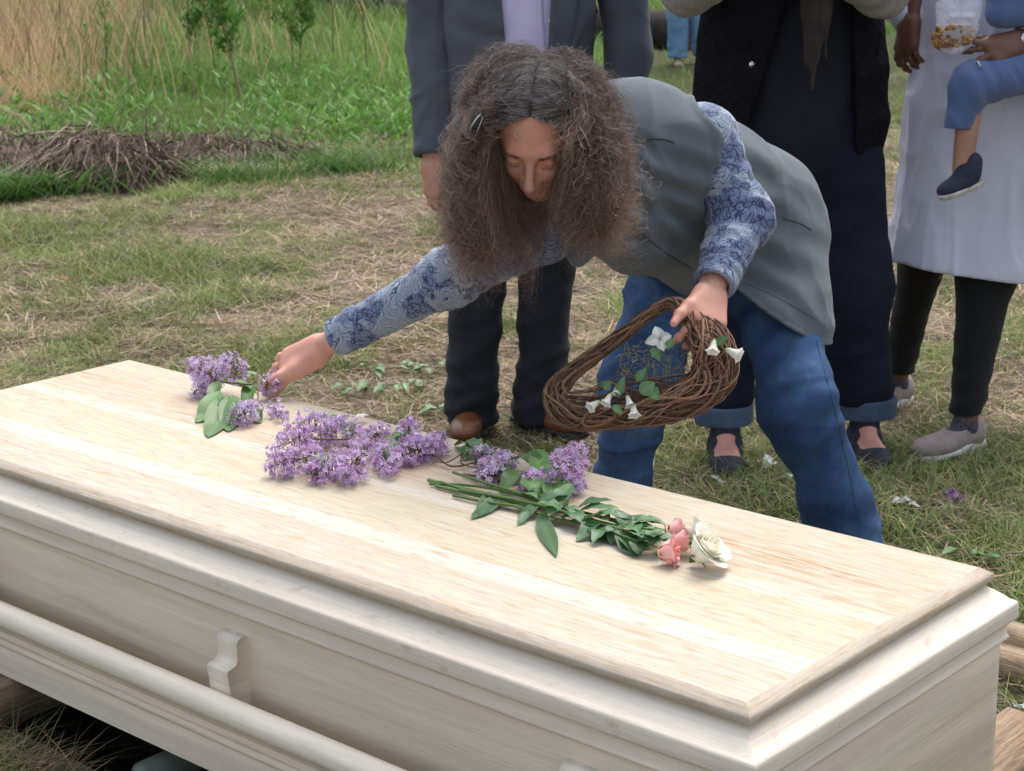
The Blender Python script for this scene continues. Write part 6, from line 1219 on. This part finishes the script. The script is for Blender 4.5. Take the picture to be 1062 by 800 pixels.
# weeds on the brush heaps
for q, (x, y, n, lb) in enumerate(((34, 208, 120, 'leafy green weed growing in front of the dead brush mound'), (240, 195, 40, 'clump of long arching grass at the end of the thatch bank'), (350, 185, 46, 'grass clump beside the reddish fallen leaf'))):
    c = G(x, y); mb = Pile(); n_ = n*9; pr = c+g.normal(0, .16, (n_, 3))*V(1.3, .7, 0); pr[:, 2] = gz(pr); mb.add(blades(n_, pr, g.uniform(.10, .30, n_), g.uniform(.008, .02, n_) if q == 0 else g.uniform(.006, .011, n_), g.uniform(.1, .9, n_), V(.10, .20, .045)*g.uniform(.6, 1.3, (n_, 1)), 90+q, bend=.6, seg=4)); tag(mb.build('weed_clump', GM), lb, 'weed')
# woody stalks and saplings standing in the meadow
def sapling(x, y, h, lean, n_side, seed, label, leafy=0, c=V(.17, .115, .085), cat='sapling', nm='sapling', r0=.008):
    g = np.random.default_rng(seed); b = G(x, y); b[2] = gz(b)[0]; root = empty(nm, b, label, cat); mb = MB(); pts = bez([b, b+V(lean*.4*h, .05, h*.45), b+V(lean*h, .0, h)], 16); mb.tube(pts, np.linspace(r0, r0*.35, 16), 5, c); tw = []
    for q in range(n_side):
        k = g.integers(4, 15); d = nrm(V(g.normal(0, 1), g.normal(0, .6), g.uniform(.6, 1.6))); e = pts[k]+d*h*g.uniform(.10, .30); mb.tube([pts[k], (pts[k]+e)/2+V(0, 0, .01), e], [r0*.35, r0*.25, r0*.12], 4, c*.9, cap=False); tw.append((pts[k], e))
    mb.build('stem', DM, root)
    if leafy:
        pl = Pile(); src = np.array([tw[g.integers(len(tw))][0]*(1-f)+tw[g.integers(len(tw))][1]*0 for f in [0]]); P_ = []
        for q in range(leafy): a_, e_ = tw[g.integers(len(tw))]; f = g.uniform(.2, 1.1); P_.append(a_*(1-f)+e_*f+g.normal(0, .03, 3))
        P_ = np.array(P_); n_ = len(P_); pl.add(blades(n_, P_, g.uniform(.05, .11, n_), g.uniform(.014, .026, n_), g.uniform(.2, 1.0, n_), V(.10, .23, .035)*g.uniform(.6, 1.4, (n_, 1)), seed, bend=.6)); o = pl.build('foliage', GM); o.parent = root; o.matrix_parent_inverse = Matrix.Translation(-root.location)
sapling(252, 115, 1.55, -.22, 16, 1, 'leafy sapling with a pale bare trunk rising from the meadow', 900, V(.30, .21, .13), r0=.014)
sapling(228, 100, 1.5, -.16, 14, 2, 'thin dark sapling next to the pale trunked one', 700)
sapling(310, 92, 1.5, .10, 18, 12, 'bushy green sapling left of the dark standing tree', 1100)
sapling(196, 96, 1.45, .05, 16, 13, 'leafy sapling at the border of the tan dry grass', 800)
sapling(150, 84, 1.4, .05, 10, 3, 'bare brown stalk standing in the tan dry grass', 0, nm='dead_stalk', cat='stalk')
sapling(60, 92, 1.3, .10, 10, 4, 'bare stalk at the left among the tan dry grass', 0, nm='dead_stalk', cat='stalk')
sapling(112, 108, 1.2, .02, 12, 5, 'short branching dead stalk behind the brush heap', 60, nm='dead_stalk', cat='stalk')
sapling(345, 78, 1.1, .04, 9, 6, 'thin bare stalk in front of the fallen trunk', 0, nm='dead_stalk', cat='stalk')
sapling(382, 96, 1.0, -.04, 8, 7, 'thin bare stalk nearest the suited man', 0, nm='dead_stalk', cat='stalk')
# fallen dark trunk and the foot of a standing tree far behind
BARK = simple('dark bark', (.028, .022, .018), .95, .6, 9, 1, 30, c2=(.010, .008, .007))
a_ = G(318, 26); b_ = G(720, 52); a_[2] = b_[2] = 0; mb = MB(); pts = bez([a_+V(0, 0, .20), a_*.66+b_*.34+V(0, .2, .22), a_*.33+b_*.67+V(0, -.1, .20), b_+V(0, 0, .2)], 50); rr = .22+.03*vnoise(pts*2, 4); mb.tube(pts, rr, 14); lg_ = mb.build('fallen_log', BARK); tag(lg_, 'dark fallen tree trunk lying across the far meadow', 'log')
mb = MB(); g = np.random.default_rng(77)
for q in range(16): k = g.integers(4, 46); d = nrm(V(g.normal(0, 1), g.normal(0, .5), g.uniform(.2, 1.2))); L_ = g.uniform(.4, 1.1); mb.tube(bez([pts[k], pts[k]+d*L_*.5+V(0, 0, .05), pts[k]+d*L_+g.normal(0, .1, 3)], 8), np.linspace(.03, .006, 8), 6)
mb.build('branch', BARK, lg_)
def tree(x, y, r_, h, label, seed, crown=True, nb=16):
    g = np.random.default_rng(seed); b = G(x, y); b[2] = -.05; root = empty('tree', b, label, 'tree'); mb = MB(); p_ = bez([b, b+V(.1, 0, h*.3), b+V(-.1, .1, h*.62), b+V(.1, 0, h)], 24); z_ = np.linspace(0, 1, 24); mb.tube(p_, r_*(1-.75*z_)+r_*.5*np.exp(-z_*22), 14); ends = []
    for q in range(nb):
        k = g.integers(8, 23); d = nrm(V(g.normal(0, 1), g.normal(0, 1), g.uniform(.1, .9))); L_ = h*g.uniform(.18, .38); e = p_[k]+d*L_; mb.tube(bez([p_[k], p_[k]+d*L_*.5+V(0, 0, .12), e], 8), np.linspace(r_*.3, r_*.05, 8), 6); ends += [p_[k]*(1-f)+e*f for f in (.5, .8, 1)]
    mb.build('trunk', BARK, root); pl = Pile(); E_ = np.array(ends); n_ = 9000; s_ = E_[g.integers(0, len(E_), n_)]+g.normal(0, .42, (n_, 3)); pl.add(blades(n_, s_, g.uniform(.10, .2, n_), g.uniform(.06, .11, n_), g.uniform(.2, 1.2, n_), V(.055, .12, .028)*g.uniform(.5, 1.6, (n_, 1)), seed, bend=.5)); o = pl.build('crown', GM); o.parent = root; o.matrix_parent_inverse = Matrix.Translation(-root.location)
tree(294, 22, .26, 6.5, 'dark standing tree at the end of the fallen trunk', 3)
tree(520, -12, .2, 7, 'tree far behind the man in the suit', 4); tree(880, -18, .22, 7, 'tree far behind the waistcoat', 5); tree(60, -20, .22, 7, 'tree far behind the dry grass', 6); tree(-120, 2, .25, 6.5, 'tree past the dry grass corner', 7); tree(1200, 0, .25, 6.5, 'tree beyond the white tunic', 8)
# distant wood
wf = Pile(); n_ = 60000; az = g.uniform(R(30), R(150), n_); rr = g.uniform(56, 72, n_); z = g.beta(1.1, 1.4, n_)*(9+2.5*np.sin(az*23)+1.5*np.sin(az*57)); pr = np.stack([np.cos(az)*rr, np.sin(az)*rr, z], 1); wf.add(blades(n_, pr, g.uniform(.5, 1.1, n_), g.uniform(.4, .9, n_), g.uniform(.2, 1.2, n_), V(.045, .10, .026)*g.uniform(.4, 1.7, (n_, 1)), 5, bend=.5))
tag(wf.build('far_woods', GM), 'far green woods along the edge of the field', 'woods', kind='stuff')
# litter on the ground
def petal_pile(x, y, n, R_, col_, label, nm, cat, seed, z=.012):
    g = np.random.default_rng(seed); c = G(x, y); c[2] = gz(c)[0]+z; mb = MB()
    for k in range(n): a = g.uniform(0, 6.283); leaf_mesh(mb, c+g.normal(0, R_*.35, 3)*V(1, 1, .25)+V(0, 0, R_*.15), nrm(V(math.cos(a), math.sin(a), g.uniform(-.1, .6))), V(0, 0, 1), R_*g.uniform(.8, 1.3), R_*g.uniform(.7, 1.1), c=V(col_)*g.uniform(.85, 1.08), nseg=6, curl=g.uniform(-.3, .9), wav=.2)
    tag(mb.build(nm, PETM), label, cat)
petal_pile(797, 494, 4, .030, (.66, .70, .68), 'torn white petals on the grass left of the bright jeans leg', 'fallen_petals', 'petals', 1)
petal_pile(748, 512, 3, .022, (.62, .66, .66), 'small pale blossom in the grass close behind the lid edge', 'fallen_blossom', 'blossom', 2)
petal_pile(822, 510, 3, .022, (.66, .70, .68), 'white petal scrap touching the bright jeans leg', 'fallen_petals', 'petals', 3)
petal_pile(936, 541, 5, .028, (.66, .64, .64), 'white petals with a pink edge on the straw right of the jeans', 'fallen_petals', 'petals', 4)
petal_pile(1056, 748, 3, .022, (.70, .74, .78), 'white petal beside the board past the casket end', 'fallen_petals', 'petals', 5)
petal_pile(45, 797, 3, .012, (.6, .7, .78), 'tiny pale petal in the grass tuft by the pit', 'fallen_petals', 'petals', 6)
def floret_bit(x, y, n, r_, label, seed, base=V(.42, .14, .50)):
    c = G(x, y); c[2] = gz(c)[0]+.025; rt_ = empty('fallen_lilac', c, label, 'flower'); panicle(rt_, [c-V(.02, 0, 0), c, c+V(.03, .01, .0)], r_, n, seed, base, size=.007)
floret_bit(988, 531, 70, .016, 'small bright purple lilac tip dropped on the straw', 91); floret_bit(1054, 790, 80, .02, 'purple lilac scrap at the foot of the casket end', 92)
def dead_leaf(x, y, L_, c, label, seed): mb = MB(); p = G(x, y); p[2] = gz(p)[0]+.015; leaf_mesh(mb, p, V(math.cos(seed), math.sin(seed), .35), V(0, 0, 1), L_, L_*.6, c=V(c), curl=.9, wav=.25); tag(mb.build('dead_leaf', DM), label, 'leaf')
for x, y, L_, c, lb, s_ in ((66, 296, .09, (.34, .15, .06), 'curled orange leaf on the bare earth in the open', 1.0), (117, 268, .06, (.28, .10, .05), 'small red brown leaf beyond the orange one', 2.2), (388, 192, .10, (.40, .16, .08), 'reddish leaf on the grass beside the suited man', 3.0), (8, 245, .12, (.26, .12, .08), 'rusty leaf below the brush at the left', .3), (300, 318, .06, (.35, .28, .2), 'pale tan leaf under the patterned sleeve', .8)): dead_leaf(x, y, L_, c, lb, s_)
# green cuttings dropped behind the lid
random.seed(5)
for q, (x, y, n) in enumerate(((385, 402, 14), (412, 386, 12), (470, 425, 8), (1040, 600, 7))):
    c = G(x, y); c[2] = gz(c)[0]+.012; rt_ = empty('leafy_cutting', c, ['dark green leafy cutting on the grass behind the lilacs', 'blue green cutting fallen near the patterned sleeve', 'green cutting at the feet of the suited man', 'green cutting in the straw beyond the casket corner'][q], 'cutting'); e = c+V(.20, -.06, .02); stem_part(rt_, [c-V(.1, .0, 0), c+V(.05, -.02, .02), e], .002)
    for k in range(n): f = k/n; b = (c-V(.1, 0, 0))*(1-f)+e*f+V(0, 0, .012); a = random.uniform(0, 6.28); b = b+V(random.uniform(-.03, .03), random.uniform(-.04, .04), 0); leaf_part(rt_, b, V(math.cos(a), math.sin(a), random.uniform(-.05, .3)), random.uniform(.04, .075), random.uniform(.02, .036), c=V(.10, .20, .07)*random.uniform(.7, 1.3), curl=.5, wav=.15)
# tuft at the near corner of the pit
for q, (a, b, n, lb) in enumerate(((1.50, .84, 380, 'grass and straw tuft at the lip of the pit'), (1.70, .92, 160, 'thin grass tuft beside the rough plank'))):
    c = K(a, b, 0); n_ = n; pr = c+g.normal(0, .05, (n_, 3))*V(1.2, 1, 0); qq = (pr-CO); bb_ = qq@CV; pr = pr[bb_ > HB1+.012]; n_ = len(pr); pr[:, 2] = gz(pr); dry = g.random(n_) < .6; cc = np.where(dry[:, None], V(.48, .33, .22)*g.uniform(.5, 1.2, (n_, 1)), V(.13, .24, .05)*g.uniform(.6, 1.3, (n_, 1))); mb = Pile(); mb.add(blades(n_, pr, g.uniform(.04, .13, n_), np.full(n_, .0026), g.uniform(.1, 1.3, n_), cc, 60+q, bend=.7, seg=4)); tag(mb.build('grass_tuft', GM), lb, 'grass tuft')
